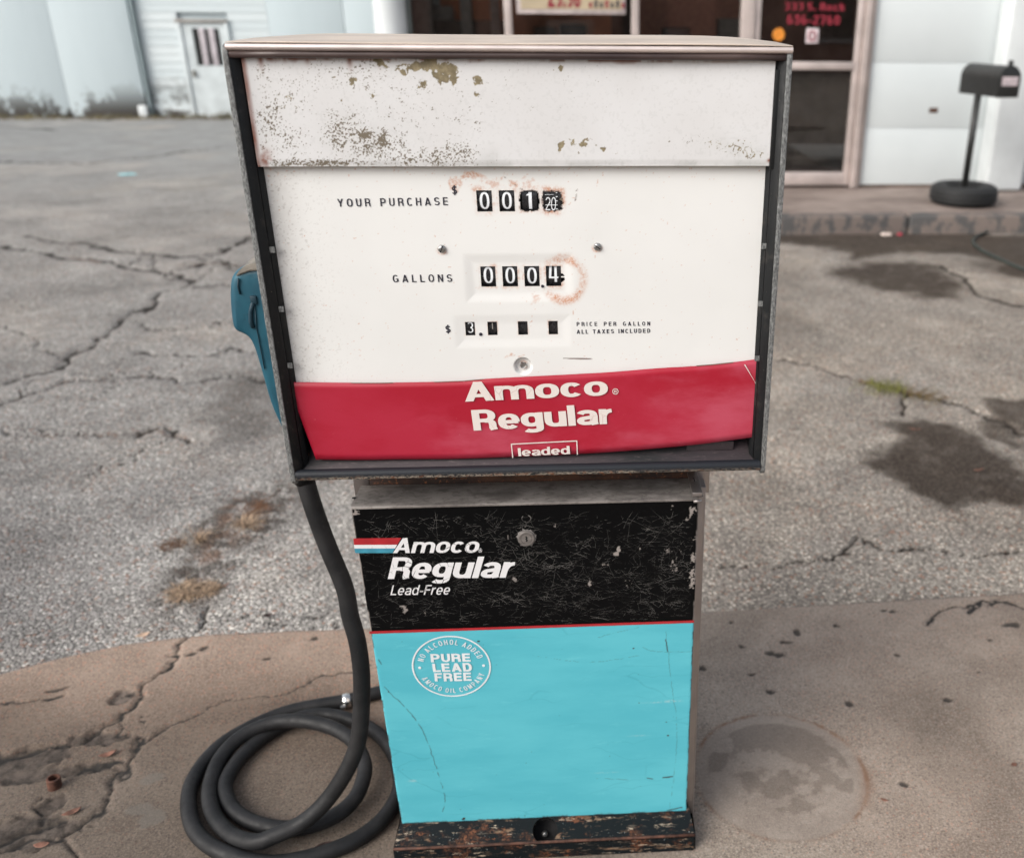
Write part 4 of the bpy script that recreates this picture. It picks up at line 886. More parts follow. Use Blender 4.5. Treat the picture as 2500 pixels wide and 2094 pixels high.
# ---- header panel
YH = PF+.0115
hx0, hx1 = H(592, 150, YH)[0], H(1893, 160, YH)[0]; hz1 = zr-.003; hz0 = (H(620, 410, YH)[2]+H(1879, 404, YH)[2])/2
hx0 = min(hx0, xi0-.004)
def ht(px, py): p = H(px, py, YH); return p[0], p[2]
def fieldsum(X, Z, L, Y=YH):
    o = np.zeros(X.shape)
    for px, py, rx, rz, k in L:
        c = H(px, py, Y); o = np.maximum(o, k*gs(X, Z, c[0], c[2], rx*.00054, rz*.00066))
    return o
def hmarks(X, Z):
    f1 = fbm(X, Z, 120, 3, 5); f2 = fbm(X, Z, 560, 9, 3); f3 = fbm(X, Z, 230, 19, 4)
    big = fieldsum(X, Z, [(1085, 180, 38, 26, .88), (1040, 160, 50, 18, .86), (945, 155, 30, 20, .62), (985, 170, 40, 18, .60), (860, 190, 70, 22, .50), (1050, 205, 40, 16, .58), (1371, 168, 9, 10, .85), (1346, 170, 10, 7, .72), (1165, 205, 25, 25, .46), (705, 235, 25, 40, .40), (900, 240, 80, 30, .36), (1372, 356, 13, 12, .86), (1415, 352, 30, 14, .66), (1465, 362, 26, 9, .60), (1504, 374, 7, 7, .7)])
    sm = fieldsum(X, Z, [(840, 320, 90, 60, .56), (920, 350, 120, 50, .56), (700, 340, 110, 60, .46), (1060, 385, 160, 26, .60), (780, 400, 190, 14, .66), (660, 300, 60, 90, .50), (720, 220, 110, 80, .40), (860, 180, 160, 60, .42), (1120, 370, 80, 34, .52), (1160, 310, 60, 30, .34), (640, 180, 60, 40, .36), (890, 330, 26, 22, .74), (935, 345, 22, 28, .72), (825, 350, 28, 24, .66), (1690, 340, 60, 14, .40), (1640, 345, 20, 8, .4), (1000, 260, 300, 150, .33), (1250, 200, 500, 120, .25)])
    vein = fieldsum(X, Z, [(1800, 360, 60, 22, .8), (1840, 380, 40, 16, .8), (1740, 350, 50, 12, .62), (1440, 352, 40, 12, .5), (1860, 330, 20, 30, .35)])
    ridge = 1-np.abs(fbm(X, Z, 130, 44, 3)-.5)*2
    ol = ss(f1+.30*(f3-.5), .95-big*.86, .98-big*.86)
    smk = ss(f2*.74+f1*.26, .925-sm*.77, .96-sm*.77)
    ol = np.maximum(ol, ss(ridge*.8+.25*(f2-.4), .96-.30*vein, 1.0-.30*vein)*ss(vein, .25, .4))
    dtop = hz1-Z; dl_ = X-hx0
    rust = ss(dtop, .006+.016*np.maximum(0, fbm(X, X*0, 30, 5)-.45)*ss(X, .25, .0), .001)*ss(fbm(X, Z*0, 46, 8), .44, .6)*ss(X, .28, .12)
    for px, l in ((636, 13), (695, 6), (750, 8), (853, 13), (926, 10), (1090, 4), (1540, 4)):
        c = H(px, 150, YH); rust = np.maximum(rust, gs(X, Z, c[0], hz1, .0035, l*.0009))
    rust = np.maximum(rust, ss(dl_, .008, .0015)*(.45+.6*fbm(X, Z, 60, 2))); rust = np.maximum(rust, gs(X, Z, hx0+.012, hz0+.010, .009, .011)*ss(fbm(X, Z, 90, 6), .3, .6))
    gr = ss(Z-hz0, .012, .0)*.35*ss(fbm(X, Z, 40, 66), .3, .7)+fieldsum(X, Z, [(1200, 400, 30, 30, .35), (900, 350, 120, 60, .16), (1810, 370, 90, 30, .22), (1580, 150, 50, 14, .2)])*fbm(X, Z, 60, 5)*1.4+ss(dl_, .05, 0)*.10+.10*ss(fbm(X, Z, 300, 77, 2), .62, .75)
    hole = gs(X, Z, H(1877, 392, YH)[0], H(1877, 392, YH)[2], .0025, .0025)
    ol = np.clip(ol, 0, 1)
    return np.stack([ol, np.clip(rust+hole, 0, 1), np.clip(gr, 0, .8), np.clip(smk, 0, 1)], -1)
sheet('header_panel', np.linspace(hx0, hx1, 960), np.linspace(hz0, hz1, 190), lambda X, Z: YH+.0008*np.sin(X*14)+.0010*ss(Z-hz0, .01, 0), MT['header'], {'marks': hmarks}, None, .012)
box('header_edge', (hx1+.0005, YH-.003, hz0-.004), (hx1+.0075, YH+.014, hz1-.012), MT['trim'], pump, .0012)
# ---- dial face
YD = PF+.0235
dx0, dx1 = xi0-.002, xi1+.002; dz1 = hz0+.006; dz0 = H(1200, 945, YD)[2]
def D(px, py): return onY(px, py, YD)
def rect(x0, y0, x1, y1):
    a = [D(x0, y0), D(x1, y0), D(x0, y1), D(x1, y1)]
    return ((a[0][0]+a[2][0])/2, (a[1][0]+a[3][0])/2, (a[2][2]+a[3][2])/2, (a[0][2]+a[1][2])/2)
W1 = [rect(1164, 466.5, 1201.6, 517), rect(1218.6, 466, 1256.4, 516.7), rect(1268, 465, 1317, 516), rect(1323, 462, 1373.5, 515.6)]
W2 = [rect(1173.5, 651.6, 1210, 701), rect(1226.8, 651, 1263.6, 700), rect(1280, 650.3, 1317, 699.3), rect(1333, 649.8, 1369.8, 699)]
W3 = [rect(1136, 787.4, 1159.4, 819.8), rect(1190.6, 786.6, 1214, 819), rect(1264.8, 784.6, 1288.2, 817.5), rect(1339.2, 783.3, 1361.8, 816)]
for row in (W1, W2, W3):                                          # one height per row
    za = np.mean([r[2] for r in row]); zb2 = np.mean([r[3] for r in row])
    for i, r in enumerate(row): row[i] = (r[0], r[1], za, zb2)
RECTS = [W1[0], W1[1]]+W2+W3
xs = np.linspace(dx0, dx1, 560); zs = np.linspace(dz0, dz1, 330)
def snap(arr, vals):
    arr = arr.copy()
    for v in vals: arr[np.argmin(abs(arr-v))] = v
    return arr
xs = np.unique(np.concatenate([xs]+[[r[0], r[1]] for r in RECTS])); zs = np.unique(np.concatenate([zs]+[[r[2], r[3]] for r in RECTS]))
xm, zm_ = (xs[1:]+xs[:-1])/2, (zs[1:]+zs[:-1])/2; XM, ZM = np.meshgrid(xm, zm_, indexing='ij'); keep = np.ones(XM.shape, bool)
for r in RECTS: keep &= ~((XM > r[0]) & (XM < r[1]) & (ZM > r[2]) & (ZM < r[3]))
def irregular(r, amp, X, Z, grow=.0):
    cx, cz = (r[0]+r[1])/2, (r[2]+r[3])/2; u = (X-cx)/((r[1]-r[0])/2+grow); v = (Z-cz)/((r[3]-r[2])/2+grow)
    return (np.abs(u)**4+np.abs(v)**4)**.25+(fbm(X, Z, 260, 3, 3)-.5)*amp
keep &= irregular(W1[2], .20, XM, ZM) > .98; keep &= irregular(W1[3], .34, XM, ZM) > .95
g0 = D(1372, 679); keep &= ~((XM > W2[3][1]-.0003) & (np.hypot(XM-g0[0]+.003, ZM-g0[2]) < .0072) & (np.abs(ZM-g0[2]-.0012) > .0011))
def boxd(X, Z, r): # signed distance to rectangle (negative inside)
    dx = np.maximum(r[0]-X, X-r[1]); dz = np.maximum(r[2]-Z, Z-r[3]); return np.where((dx < 0) & (dz < 0), np.maximum(dx, dz), np.hypot(np.maximum(dx, 0), np.maximum(dz, 0)))
r2o = rect(1132, 617, 1403, 740); r3o = rect(1108, 766, 1396, 851); r1o = rect(1100, 440, 1410, 560)
bolt = D(1277, 894)
def dy_(X, Z):
    d = np.zeros(X.shape)
    for r, dp in ((r2o, .0019), (r3o, .0014)):
        d = np.maximum(d, dp*ss(-boxd(X, Z, r), -.001, .017))
    rd = np.hypot(X-bolt[0], Z-bolt[2]); d = np.maximum(d, .007*ss(rd, .014, .0105))
    return YD+d+.0002*np.sin(X*7+1)*np.sin(Z*9)
def dmarks(X, Z):
    f = fbm(X, Z, 160, 3, 5); fl = fbm(X, Z, 28, 13, 4)
    r = np.zeros(X.shape)
    for k_, rc in enumerate(W1+W2+W3):
        d = boxd(X, Z, rc); hi = 1. if k_ in (0, 2, 3) else (.75 if k_ < 8 else .55); wd = .0045 if k_ < 8 else .0016
        r = np.maximum(r, np.exp(-(np.maximum(d, 0)/(wd*(.35+1.1*fl)))**2)*hi*ss(f+.2*fl, .30, .62)*(.25+.95*ss(fbm(X, Z, 55, 23, 3), .35, .62)))
    c = D(1376, 683); rr_ = np.hypot((X-c[0])/1.0, (Z-c[2])/1.06); R0 = .0295; th_ = np.arctan2(Z-c[2], X-c[0])
    ringm = np.exp(-((rr_-R0+.0025*(fl-.5)*2)/.0050)**2)+.5*ss(rr_, R0+.002, R0-.002)*ss(rr_, R0-.012, R0)
    ringm *= (.40+.55*ss(np.abs(np.angle(np.exp(1j*(th_+1.5)))), 1.3, .2)+.5*ss(np.abs(np.angle(np.exp(1j*(th_-1.5)))), .8, .1)+.15)*ss(np.abs(np.angle(np.exp(1j*(th_-np.pi)))), .3, .8)
    r = np.maximum(r, ringm*1.15*(.35+.65*ss(f, .25, .62)))
    L = lambda a: fieldsum(X, Z, a, YD)
    sm = L([(1140, 432, 40, 8, .85), (1110, 452, 40, 22, .78), (1250, 448, 120, 26, .70), (1150, 425, 60, 10, .85), (1320, 430, 90, 20, .42), (1060, 430, 30, 14, .5), (960, 418, 10, 6, .5), (1290, 610, 60, 16, .45), (1330, 635, 40, 16, .6), (1300, 725, 40, 26, .6), (1185, 670, 22, 46, .42), (1165, 700, 16, 16, .6), (1250, 866, 55, 9, .7), (1320, 868, 30, 7, .5), (1452, 628, 14, 12, .45), (1400, 765, 3, 10, .8), (820, 420, 150, 10, .25), (1500, 420, 200, 10, .25)])
    r = np.maximum(r, ss(f*.75+fl*.35, .90-sm*.62, 1.06-sm*.58)*sm*1.1)
    speck = fbm(X, Z, 330, 55, 2); edgez = ss(dz1-Z, .035, 0)*.10
    r = np.maximum(r, ss(speck, .87-edgez, .91-edgez)*.8)
    for s_ in ((1078, 609), (1458, 603)):
        p = D(*s_); q_ = np.hypot(X-p[0], Z-p[2]); r = np.maximum(r, np.exp(-((q_-.0066)/.0016)**2)*.9*ss(Z-p[2], .006, -.006)*f*2)
    rd = np.hypot(X-bolt[0], Z-bolt[2]); r = np.maximum(r, ss(rd, .0095, .005)*ss(f, .3, .6)*.85)
    dark = np.zeros(X.shape)
    p0, p1 = D(1375, 875), D(1447, 876); t = np.clip((X-p0[0])/(p1[0]-p0[0]), 0, 1); zc = p0[2]+(p1[2]-p0[2])*t
    dark = ss(np.abs(Z-zc), .0013*np.sin(np.pi*np.clip(t, 0, 1)**1.4)+.00045, .0003)*((X > p0[0]) & (X < p1[0]))
    dark = np.maximum(dark, ss(np.abs(irregular(W1[2], .20, X, Z)-1), .06, .0)*.8); dark = np.maximum(dark, ss(np.abs(irregular(W1[3], .34, X, Z)-.98), .07, 0)*.9)
    for pp in ([(1233, 433), (1246, 447), (1262, 453), (1277, 464)], [(1408, 461), (1405, 490)]):
        q_ = segdist(X, Z, [tuple(D(*a)[[0, 2]]) for a in pp]); dark = np.maximum(dark, ss(q_, .0016, .0003)*ss(fbm(X, Z, 500, 2, 2), .5, .6)*.9)
    gr = .5*ss(X-dx0, .055, .0)*(.25+.5*fbm(X, Z, 200, 6, 3))+.34*ss(dz1-Z, .03, 0)*(.3+fl*.6)+.22*ss(Z-dz0, .04, .012)*0+.10*ss(rd, .0135, .006)  # shade painted along the left and top edges, mixed with grime
    gr += ss(fbm(X, Z, 420, 8, 2), .70, .76)*.35*ss(X-dx0, .12, 0)
    return np.stack([np.clip(dark, 0, 1), np.clip(r, 0, 1)*.9, np.clip(gr, 0, .6), np.zeros_like(X)], -1)
dial = sheet('dial_face', xs, zs, dy_, MT['dial'], {'marks': dmarks}, keep, .004)
box('counter_housing', (dx0+.01, YD+.020, dz0+.005), (dx1-.01, YD+.030, dz1-.005), MT['black_hole'], pump)
# number wheels with their digits
def wheel(r, dig, ddz=0.0, st_=.17, inset=.0005, w_=None, dep_=.0022):
    cx, cz = (r[0]+r[1])/2, (r[2]+r[3])/2; hw = (r[1]-r[0])/2-inset; R = .036; yc = YD+dep_+R; n = 22; V = []
    if w_: hw = w_
    for s_ in (-1, 1):
        for k in range(n): a = math.radians(-50+100*k/(n-1)); V.append((cx+s_*hw, yc-R*math.cos(a), cz+R*math.sin(a)*1.0))
    Fc = [(k, n+k, n+k+1, k+1) for k in range(n-1)]
    o = mesh('number_wheel', V, Fc, MT['wheel'], pump, True)
    if dig is not None:
        h_ = (r[3]-r[2])*.80; wd = hw*2*.66
        V, Fc, tw = text_shape(dig, S=st_, T=st_*.66, W=.66, res=.08)
        V = V.copy(); z = V[:, 1]*h_-h_/2+ddz; x = V[:, 0]/tw*wd-wd/2 if dig != '1' else (V[:, 0]/.62*wd-wd/2)
        y = yc-np.sqrt(R*R-z*z)-.0009-V[:, 2]*.00004
        mesh('digit', np.stack([cx+x, y, cz+z], -1), Fc, MT['digit'], o)
    return o
wheel(W1[0], '0'); wheel(W1[1], '0'); wheel((W1[2][0]+.003, W1[2][1]-.003, W1[2][2], W1[2][3]), '1', st_=.2); o = wheel(W1[3], None)
lettering('digit', '20', D, (1331.5, 514), (1357, 514), (1332, 482), MT['digit'], o, lift=-.0009, S=.10, T=.09, W=.6, gap=.10)
def quadmesh(name, quads, plane, mat, parent, lift=.0006):
    V = []; Fc = []
    for k, q in enumerate(quads):
        b0 = len(V); V += [plane(*p)+LIFT*(lift+k*.00003) for p in q]; Fc.append(tuple(range(b0, b0+len(q))))
    return mesh(name, V, Fc, mat, parent)
quadmesh('wheel_marks', [[(1331, 502), (1361, 502), (1361, 500.3), (1331, 500.3)], [(1357, 512), (1361.5, 512), (1361.5, 509.7), (1357, 509.7)], [(1357, 492), (1361, 492), (1361, 490), (1357, 490)], [(1357, 482), (1361, 482), (1361, 479.5), (1357, 479.5)], [(1330, 476.5), (1352, 475.8), (1352, 475), (1330, 475.5)], [(1350, 468), (1353, 468), (1353, 465), (1350, 465)], [(1357, 472), (1360.5, 472), (1360.5, 470), (1357, 470)]], D, MT['digit'], o, -.0012)
quadmesh('pointer', [[(1365, 487), (1371, 482.5), (1373.5, 487), (1373, 492)]], D, MT['header'], o, -.0008)
for i, (dg, dz_) in enumerate((('0', .0012), ('0', .0006), ('0', 0), ('4', .002))): wheel(W2[i], dg, dz_, dep_=.0048)
wheel(W3[0], '3', .001, .15, dep_=.0042); wheel(W3[1], None, dep_=.0042); wheel(W3[2], None, dep_=.0042); wheel(W3[3], None, dep_=.0042)
q_ = D(1202, 800); box('worn_digit', (q_[0]-.0006, YD+.0030, q_[2]-.003), (q_[0]+.0006, YD+.0036, q_[2]+.006), MT['greypost'], pump)
# printing
ink = MT['ink']; kw = dict(S=.155, T=.135, W=.60)
lettering('printed_words', 'YOUR PURCHASE', D, (825.1, 505.2), (1094.3, 501.2), (822.5, 485.6), ink, dial, gap=.38, space=.72, **kw)
lettering('printed_words', 'GALLONS', D, (959.9, 689.4), (1104.4, 687.8), (957.9, 671.2), ink, dial, gap=.42, **kw)
lettering('printed_words', 'PRICE PER GALLON', D, (1408, 795.9), (1587.3, 794.7), (1407.6, 786.1), ink, dial, S=.19, T=.16, W=.62, gap=.44, space=1.0)
lettering('printed_words', 'ALL TAXES INCLUDED', D, (1408, 814.9), (1587.3, 812.1), (1407.6, 804.8), ink, dial, S=.19, T=.16, W=.62, gap=.30, space=.62)
lettering('dollar_sign', '$', D, (1103.5, 474.2), (1116.6, 474), (1102.5, 454.8), ink, dial, S=.17, T=.15, W=.66)
lettering('dollar_sign', '$', D, (1088, 812), (1100.6, 812), (1087, 795), ink, dial, S=.19, T=.16, W=.72)
for px, py, r, yy in ((1324.8, 699, .0024, -.0014), (1173.6, 816, .0026, -.0009)):
    p = onY(px, py, YD-yy); lathe('decimal_point', [(r, 0), (r*.9, .0006)], tuple(p), (0, -1, 0), ink, dial, 20)
# slotted screws and the recessed bolt
for px, py, rot in ((1078.5, 607.3, 1.15), (1458.6, 602.4, 2.5)):
    p = D(px, py)-np.array([0, .0005, 0]); sc_ = lathe('screw', [(.0056, 0), (.0056, .0012), (.0050, .0026), (.003, .0036), (.0, .0038)], tuple(p), (0, -1, 0), MT['screw'], pump, 28, 50)
    d_ = np.array([math.cos(rot), 0, math.sin(rot)])*.0050; e_ = np.array([-math.sin(rot), 0, math.cos(rot)])*.0007; c_ = p-np.array([0, .0039, 0])
    prism('slot', [c_-d_-e_, c_+d_-e_, c_+d_+e_, c_-d_+e_], (0, .0012, 0), MT['black_hole'], sc_)
lathe('hex_bolt', [(.0052, 0), (.0052, .003), (.0044, .0042), (.003, .0036), (0, .0036)], (bolt[0], YD+.0065, bolt[2]), (0, -1, 0), MT['screw'], pump, 6, 20)

# ---- red sign sheet, slipped down and curling
YR = PF+.0185
def RS(px, py): return onY(px, py, YR)
topc = [(701.3, 933.2), (869, 935), (1000, 934), (1128, 930.6), (1200, 924.6), (1466.7, 910.5), (1600, 900), (1733, 891.4), (1867.4, 875)]
botc = [(771.5, 1121.6), (880, 1122.5), (980, 1121), (1100, 1120), (1200, 1117), (1466.7, 1104.8), (1676, 1087.6), (1780, 1075), (1856, 1064.8)]
tc = catmull(topc, 12); bc = catmull(botc, 12); n = len(tc); nt_ = 14
V = []
for i in range(n):
    for k in range(nt_):
        t = k/(nt_-1); px, py = tc[i]*(1-t)+bc[i]*t; px += 3*math.sin(math.pi*t)*(i/(n-1))**6; p = RS(px, py)
        V.append(p)
Fc = [(i*nt_+k, i*nt_+k+1, (i+1)*nt_+k+1, (i+1)*nt_+k) for i in range(n-1) for k in range(nt_-1)]
red = mesh('sign_sheet', V, Fc, MT['red'], pump, True)
md = red.modifiers.new('thickness', 'SOLIDIFY'); md.thickness = .0014; md.offset = -1 if True else 1
kw = dict(S=.27, T=.175)
sgn = lambda px, py: onY(px, py, YR)
LR = .0017
lettering('lettering', 'Amoco', sgn, (1136, 979.5), (1485, 963.5), (1129.5, 932.5), MT['signwhite'], red, LR, W=.88, gap=.045, **kw)
lettering('lettering', 'Regular', sgn, (1157, 1050), (1497, 1033), (1149.8, 1000), MT['signwhite'], red, LR, W=.84, gap=.05, **kw)
lettering('lettering', 'leaded', sgn, (1266, 1112.5), (1392, 1106.8), (1263.8, 1092.6), MT['signwhite'], red, LR, W=.80, gap=.06, S=.24, T=.165)
def outline(name, pts, w_, plane, mat, parent, lift):
    V, Fc, _ = strokes_mesh([pts], [], w_, w_, 0); P = [plane(x, y)+LIFT*lift for x, y, z in V]; return mesh(name, P, Fc, mat, parent)
outline('printed_box', [(1252, 1116.5), (1248.6, 1083), (1408, 1075), (1409.5, 1108.5)], 2.6, sgn, MT['signwhite'], red, LR)
def reg_mark(plane, cx, cy, r, mat, par, lift):
    outline('registered_mark', [(cx+r*math.cos(t), cy+r*math.sin(t)) for t in np.linspace(0, 2*math.pi, 30)], r*.24, plane, mat, par, lift)
    lettering('registered_mark', 'R', plane, (cx-r*.42, cy+r*.5), (cx+r*.45, cy+r*.5), (cx-r*.42, cy-r*.5), mat, par, lift, S=.2, T=.18, W=.7)
reg_mark(sgn, 1502.3, 954.5, 6.6, MT['signwhite'], red, LR)
quadmesh('crease', [[(1816, 889), (1819, 889), (1856, 955), (1855.5, 958), (1851, 948), (1836, 921)]], sgn, MT['signwhite'], red, LR-.0006)
for pp, w_ in (([(858, 935.3), (930, 935.6), (960, 934.4)], 1.6), ([(1060, 933), (1130, 930.3), (1180, 926)], 1.5), ([(1700, 893.3), (1740, 890.2), (1790, 885)], 2.0)):
    outline('torn_edge', [(x, y-.6) for x, y in pp], w_, sgn, MT['header'], red, LR-.001)
quadmesh('torn_edge', [[(1866, 900), (1868, 900), (1864, 1030), (1859.5, 1041), (1853, 1038), (1860, 985)]], sgn, MT['header'], red, -.0025)

# ---- neck, ledge and lower cabinet
ZLG = onY(1290, 1228, 1.35)[2]                                     # ledge height
kt = .045                                                        # the door's lean: metres back per metre down
ND = np.array([0, 1.0, kt]); ND /= np.linalg.norm(ND); P0D = np.array([0, 1.35, ZLG])
def B(px, py): return onP(px, py, P0D, ND)
def ydoor(z): return 1.35+(ZLG-z)*kt
tl_, tr_, bl_, br_ = B(856, 1237), B(1706, 1220), B(981, 2012), B(1676, 1976)
xl_t, xr_t, xl_b, xr_b = tl_[0], tr_[0], bl_[0], br_[0]; zb_ = (bl_[2]+br_[2])/2
yn = 1.428; pa, pb = onY(861, 1170, yn), onY(900, 1170, yn); pc, pd = onY(1697, 1160, yn), onY(1733, 1160, yn)
box('neck_post', (pa[0], yn, ZLG-.03), (pb[0], yn+.25, ZBT+.006), MT['steel_side'], pump, .002); box('neck_post', (pc[0], yn, ZLG-.03), (pd[0], yn+.25, ZBT+.006), MT['steel_side'], pump, .002)
box('neck_channel', (pb[0]+.001, yn-.004, ZLG-.02), (pc[0]-.001, yn+.05, ZBT+.0055), MT['rust'], pump, .003)
box('neck_back', (pb[0]+.001, yn+.051, ZLG), (pc[0]-.001, yn+.25, ZBT+.0055), MT['black_hole'], pump)
led = prism('door_ledge', [(xl_t+.001, 1.350, ZLG), (xl_t-.0005, 1.354, ZLG+.003), (xl_t+.002, yn-.008, ZLG+.004), (xr_t-.004, yn-.008, ZLG+.004), (xr_t+.0005, 1.354, ZLG+.003), (xr_t-.001, 1.350, ZLG)], (0, 0, -.004), MT['ledge'], pump, .0008)
p = onY(863, 1210, 1.375); lathe('ledge_hole', [(.0032, 0), (.003, .0004)], (p[0], p[1], ZLG+.0042), (0, 0, 1), MT['black_hole'], led, 16)
# latch clip on the right end of the ledge
cl = prism('latch_clip', [(xr_t-.0110, 1.350, ZLG+.0045), (xr_t+.0060, 1.350, ZLG+.0045), (xr_t+.0060, 1.440, ZLG+.0060), (xr_t-.0110, 1.440, ZLG+.0060)], (0, 0, .0075), MT['steel_side'], pump, .0014)
lathe('clip_screw', [(.0046, 0), (.0044, .0004)], (xr_t-.0030, 1.394, ZLG+.0126), (0, 0, 1), MT['steel'], cl, 20)
box('clip_slot', (xr_t-.0036, 1.387, ZLG+.0131), (xr_t-.0024, 1.401, ZLG+.0134), MT['black_hole'], cl)
tube('clip_pin', [(xr_t-.009, 1.3475, ZLG-.003), (xr_t+.0045, 1.3475, ZLG-.0025)], .0026, MT['steel_side'], cl, 12)
# door sheet
zst = (B(902, 1540)[2]+B(1694, 1513.5)[2])/2; zs2 = (B(902, 1546)[2]+B(1694, 1519.5)[2])/2
U = np.linspace(0, 1, 500); Zs = np.unique(np.concatenate([np.linspace(zb_, ZLG-.006, 560), [zs2, zst], ZLG-.006*np.linspace(0, 1, 7)**1.0]))
UU, ZZ = np.meshgrid(U, Zs, indexing='ij'); tt = (ZZ-zb_)/(ZLG-zb_); x0_ = xl_b+(xl_t-xl_b)*tt; x1_ = xr_b+(xr_t-xr_b)*tt; XX = x0_+(x1_-x0_)*UU
el = np.minimum(XX-x0_, x1_-XX); fold = np.maximum(0, .004-el); et = np.maximum(0, ZZ-(ZLG-.006))
YY = ydoor(ZZ)+fold**2*60+et**2*70+.0001*np.sin(XX*9)*np.sin(ZZ*7)
f = fbm(XX, ZZ, 60, 4, 5); f2 = fbm(XX, ZZ, 300, 14, 3); blue_ = (ZZ <= (zst+zs2)/2).astype(float)
def bp(px, py): q = B(px, py); return q[0], q[2]
def bsum(L):
    o = np.zeros(XX.shape)
    for px, py, rx, rz, k in L: c = bp(px, py); o = np.maximum(o, k*gs(XX, ZZ, c[0], c[1], rx*.00068, rz*.00082))
    return o
ch = bsum([(1505, 1352, 12, 9, .9), (1510, 1340, 8, 12, .85), (1478, 1378, 16, 5, .8), (1560, 1340, 20, 6, .78), (1595, 1345, 8, 6, .7), (1440, 1420, 10, 12, .8), (1420, 1428, 22, 5, .6), (990, 1490, 9, 18, .85), (980, 1480, 30, 4, .66), (1038, 1498, 8, 14, .75), (1258, 1416, 16, 12, .62), (1355, 1285, 7, 16, .62), (1690, 1390, 18, 100, .80), (1688, 1255, 28, 40, .78), (1650, 1350, 36, 90, .62), (1560, 1420, 90, 80, .40), (1200, 1290, 200, 30, .34), (1640, 1240, 10, 20, .6), (868, 1252, 22, 12, .95), (1290, 1229, 40, 5, .95), (1240, 1229, 30, 3, .7), (1380, 1229, 12, 3, .7), (886, 1290, 20, 34, .45), (1240, 1310, 3, 14, .85), (1590, 1506, 6, 5, .8), (1294, 1521, 5, 4, .7), (905, 1400, 14, 30, .4), (1115, 1515, 14, 7, .5), (1000, 1530, 60, 20, .35)])
chip = ss(f*.6+f2*.45, .98-ch*.60, 1.02-ch*.60)
edgeL = ss(el, .0022*(.3+1.6*f), .0006)*(1-blue_)*.9; topE = ss(ZLG-ZZ, .0035*(.1+1.5*f)*(.4+.6*ss(UU, .04, .0)+.5*ss(UU, .93, 1)), .0003)*.8
chip = np.maximum(chip, np.maximum(edgeL*ss(fbm(XX*0, ZZ, 40, 9), .35, .6), topE*ss(fbm(XX, ZZ*0, 30, 9), .38, .62)))*(1-blue_*.85)
dk = np.zeros(XX.shape)
def dline(pts, w_, k=1, th=.45):
    global dk
    pl_ = [bp(*q) for q in catmull(pts, 6)]; xs_ = [p[0] for p in pl_]; zs_ = [p[1] for p in pl_]
    sel = (XX > min(xs_)-.01) & (XX < max(xs_)+.01) & (ZZ > min(zs_)-.01) & (ZZ < max(zs_)+.01)
    x, z = XX[sel], ZZ[sel]; d = segdist(x+(fbm(x, z, 120, 5, 2)-.5)*.003, z+(fbm(x, z, 120, 6, 2)-.5)*.003, pl_)
    dk[sel] = np.maximum(dk[sel], ss(d, w_*1.6, w_*.3)*k*ss(fbm(x, z, 90, 7, 3), th-.1, th+.1))
dline([(936, 1674), (975, 1712), (1010, 1750), (1040, 1800), (1058, 1850), (1074, 1900), (1087, 1950), (1080, 1980)], .0008, .75, .42)
dline([(1625, 1540), (1632, 1600), (1642, 1690), (1652, 1760), (1650, 1850), (1635, 1970)], .0006, .5, .45); dline([(1626, 1560), (1630, 1590)], .0011, .9, .2)
dline([(1618, 1897), (1642, 1895)], .0014, 1, .2); dline([(1580, 1898), (1593, 1901)], .0013, 1, .2); dline([(1440, 1898), (1540, 1903)], .0006, .6, .5); dline([(1630, 1977), (1665, 1970)], .0012, 1, .3)
dline([(930, 1620), (925, 1610)], .001, .8, .2); dline([(1460, 1555), (1560, 1530)], .0005, .5, .4); dline([(1560, 1575), (1600, 1590), (1690, 1590)], .0005, .5, .4); dline([(1300, 1600), (1440, 1616), (1560, 1600)], .0004, .5, .4)
bk = bsum([(1547, 1582, 5, 3, .95), (1168, 1565, 8, 3, .9), (1180, 1573, 2, 2, .8), (1125, 1975, 6, 5, .9), (1132, 1997, 7, 5, .9), (1180, 1983, 5, 3, .8), (1627, 1762, 4, 3, .9), (1632, 1795, 4, 3, .9), (1285, 1862, 3, 5, .7), (1560, 1716, 3, 3, .7), (948, 1688, 3, 3, .9), (1540, 1910, 3, 8, .5), (1280, 1990, 16, 6, .6), (1220, 1990, 10, 3, .5)])
dk = np.maximum(dk, ss(f2*.5+f*.5, .92-bk*.66, .98-bk*.66)*blue_)
dk = np.maximum(dk, blue_*ss(el, .0028*(.1+1.5*f2), .0006)*ss(fbm(XX*0+UU, ZZ, 60, 3), .42, .6)*.9); dk = np.maximum(dk, blue_*ss(ZZ-zb_, .006*f2*1.4, .0008)*ss(fbm(XX, ZZ*0, 34, 3), .45, .6)*.85)
rub = bsum([(1640, 1711, 22, 3, .7), (1600, 1714, 30, 2, .4), (1010, 1905, 12, 3, .6), (1480, 1885, 30, 2, .35), (1560, 1795, 26, 2, .3)])*blue_*ss(f2, .3, .6)
att = np.stack([blue_, np.clip(chip, 0, 1), np.clip(dk, 0, 1), rub], -1).reshape(-1, 4)
V = np.stack([XX, YY, ZZ], -1).reshape(-1, 3); nx, nz = XX.shape; q = gridfaces(nx, nz); idx = np.arange(nx*nz).reshape(nx, nz)
loop = np.concatenate([idx[:, -1][::-1], idx[0, ::-1][1:], idx[:, 0][1:], idx[-1, 1:]])[:]; b0 = len(V); sk = V[loop].copy(); sk[:, 1] += .018; k = np.arange(len(loop)-1)
V = np.vstack([V, sk]); q = np.vstack([q, np.stack([loop[k], b0+k, b0+k+1, loop[k+1]], -1)]); att = np.vstack([att, att[loop]])
door = npmesh('door_panel', V, q, MT['door'], pump, True, {'marks': att})
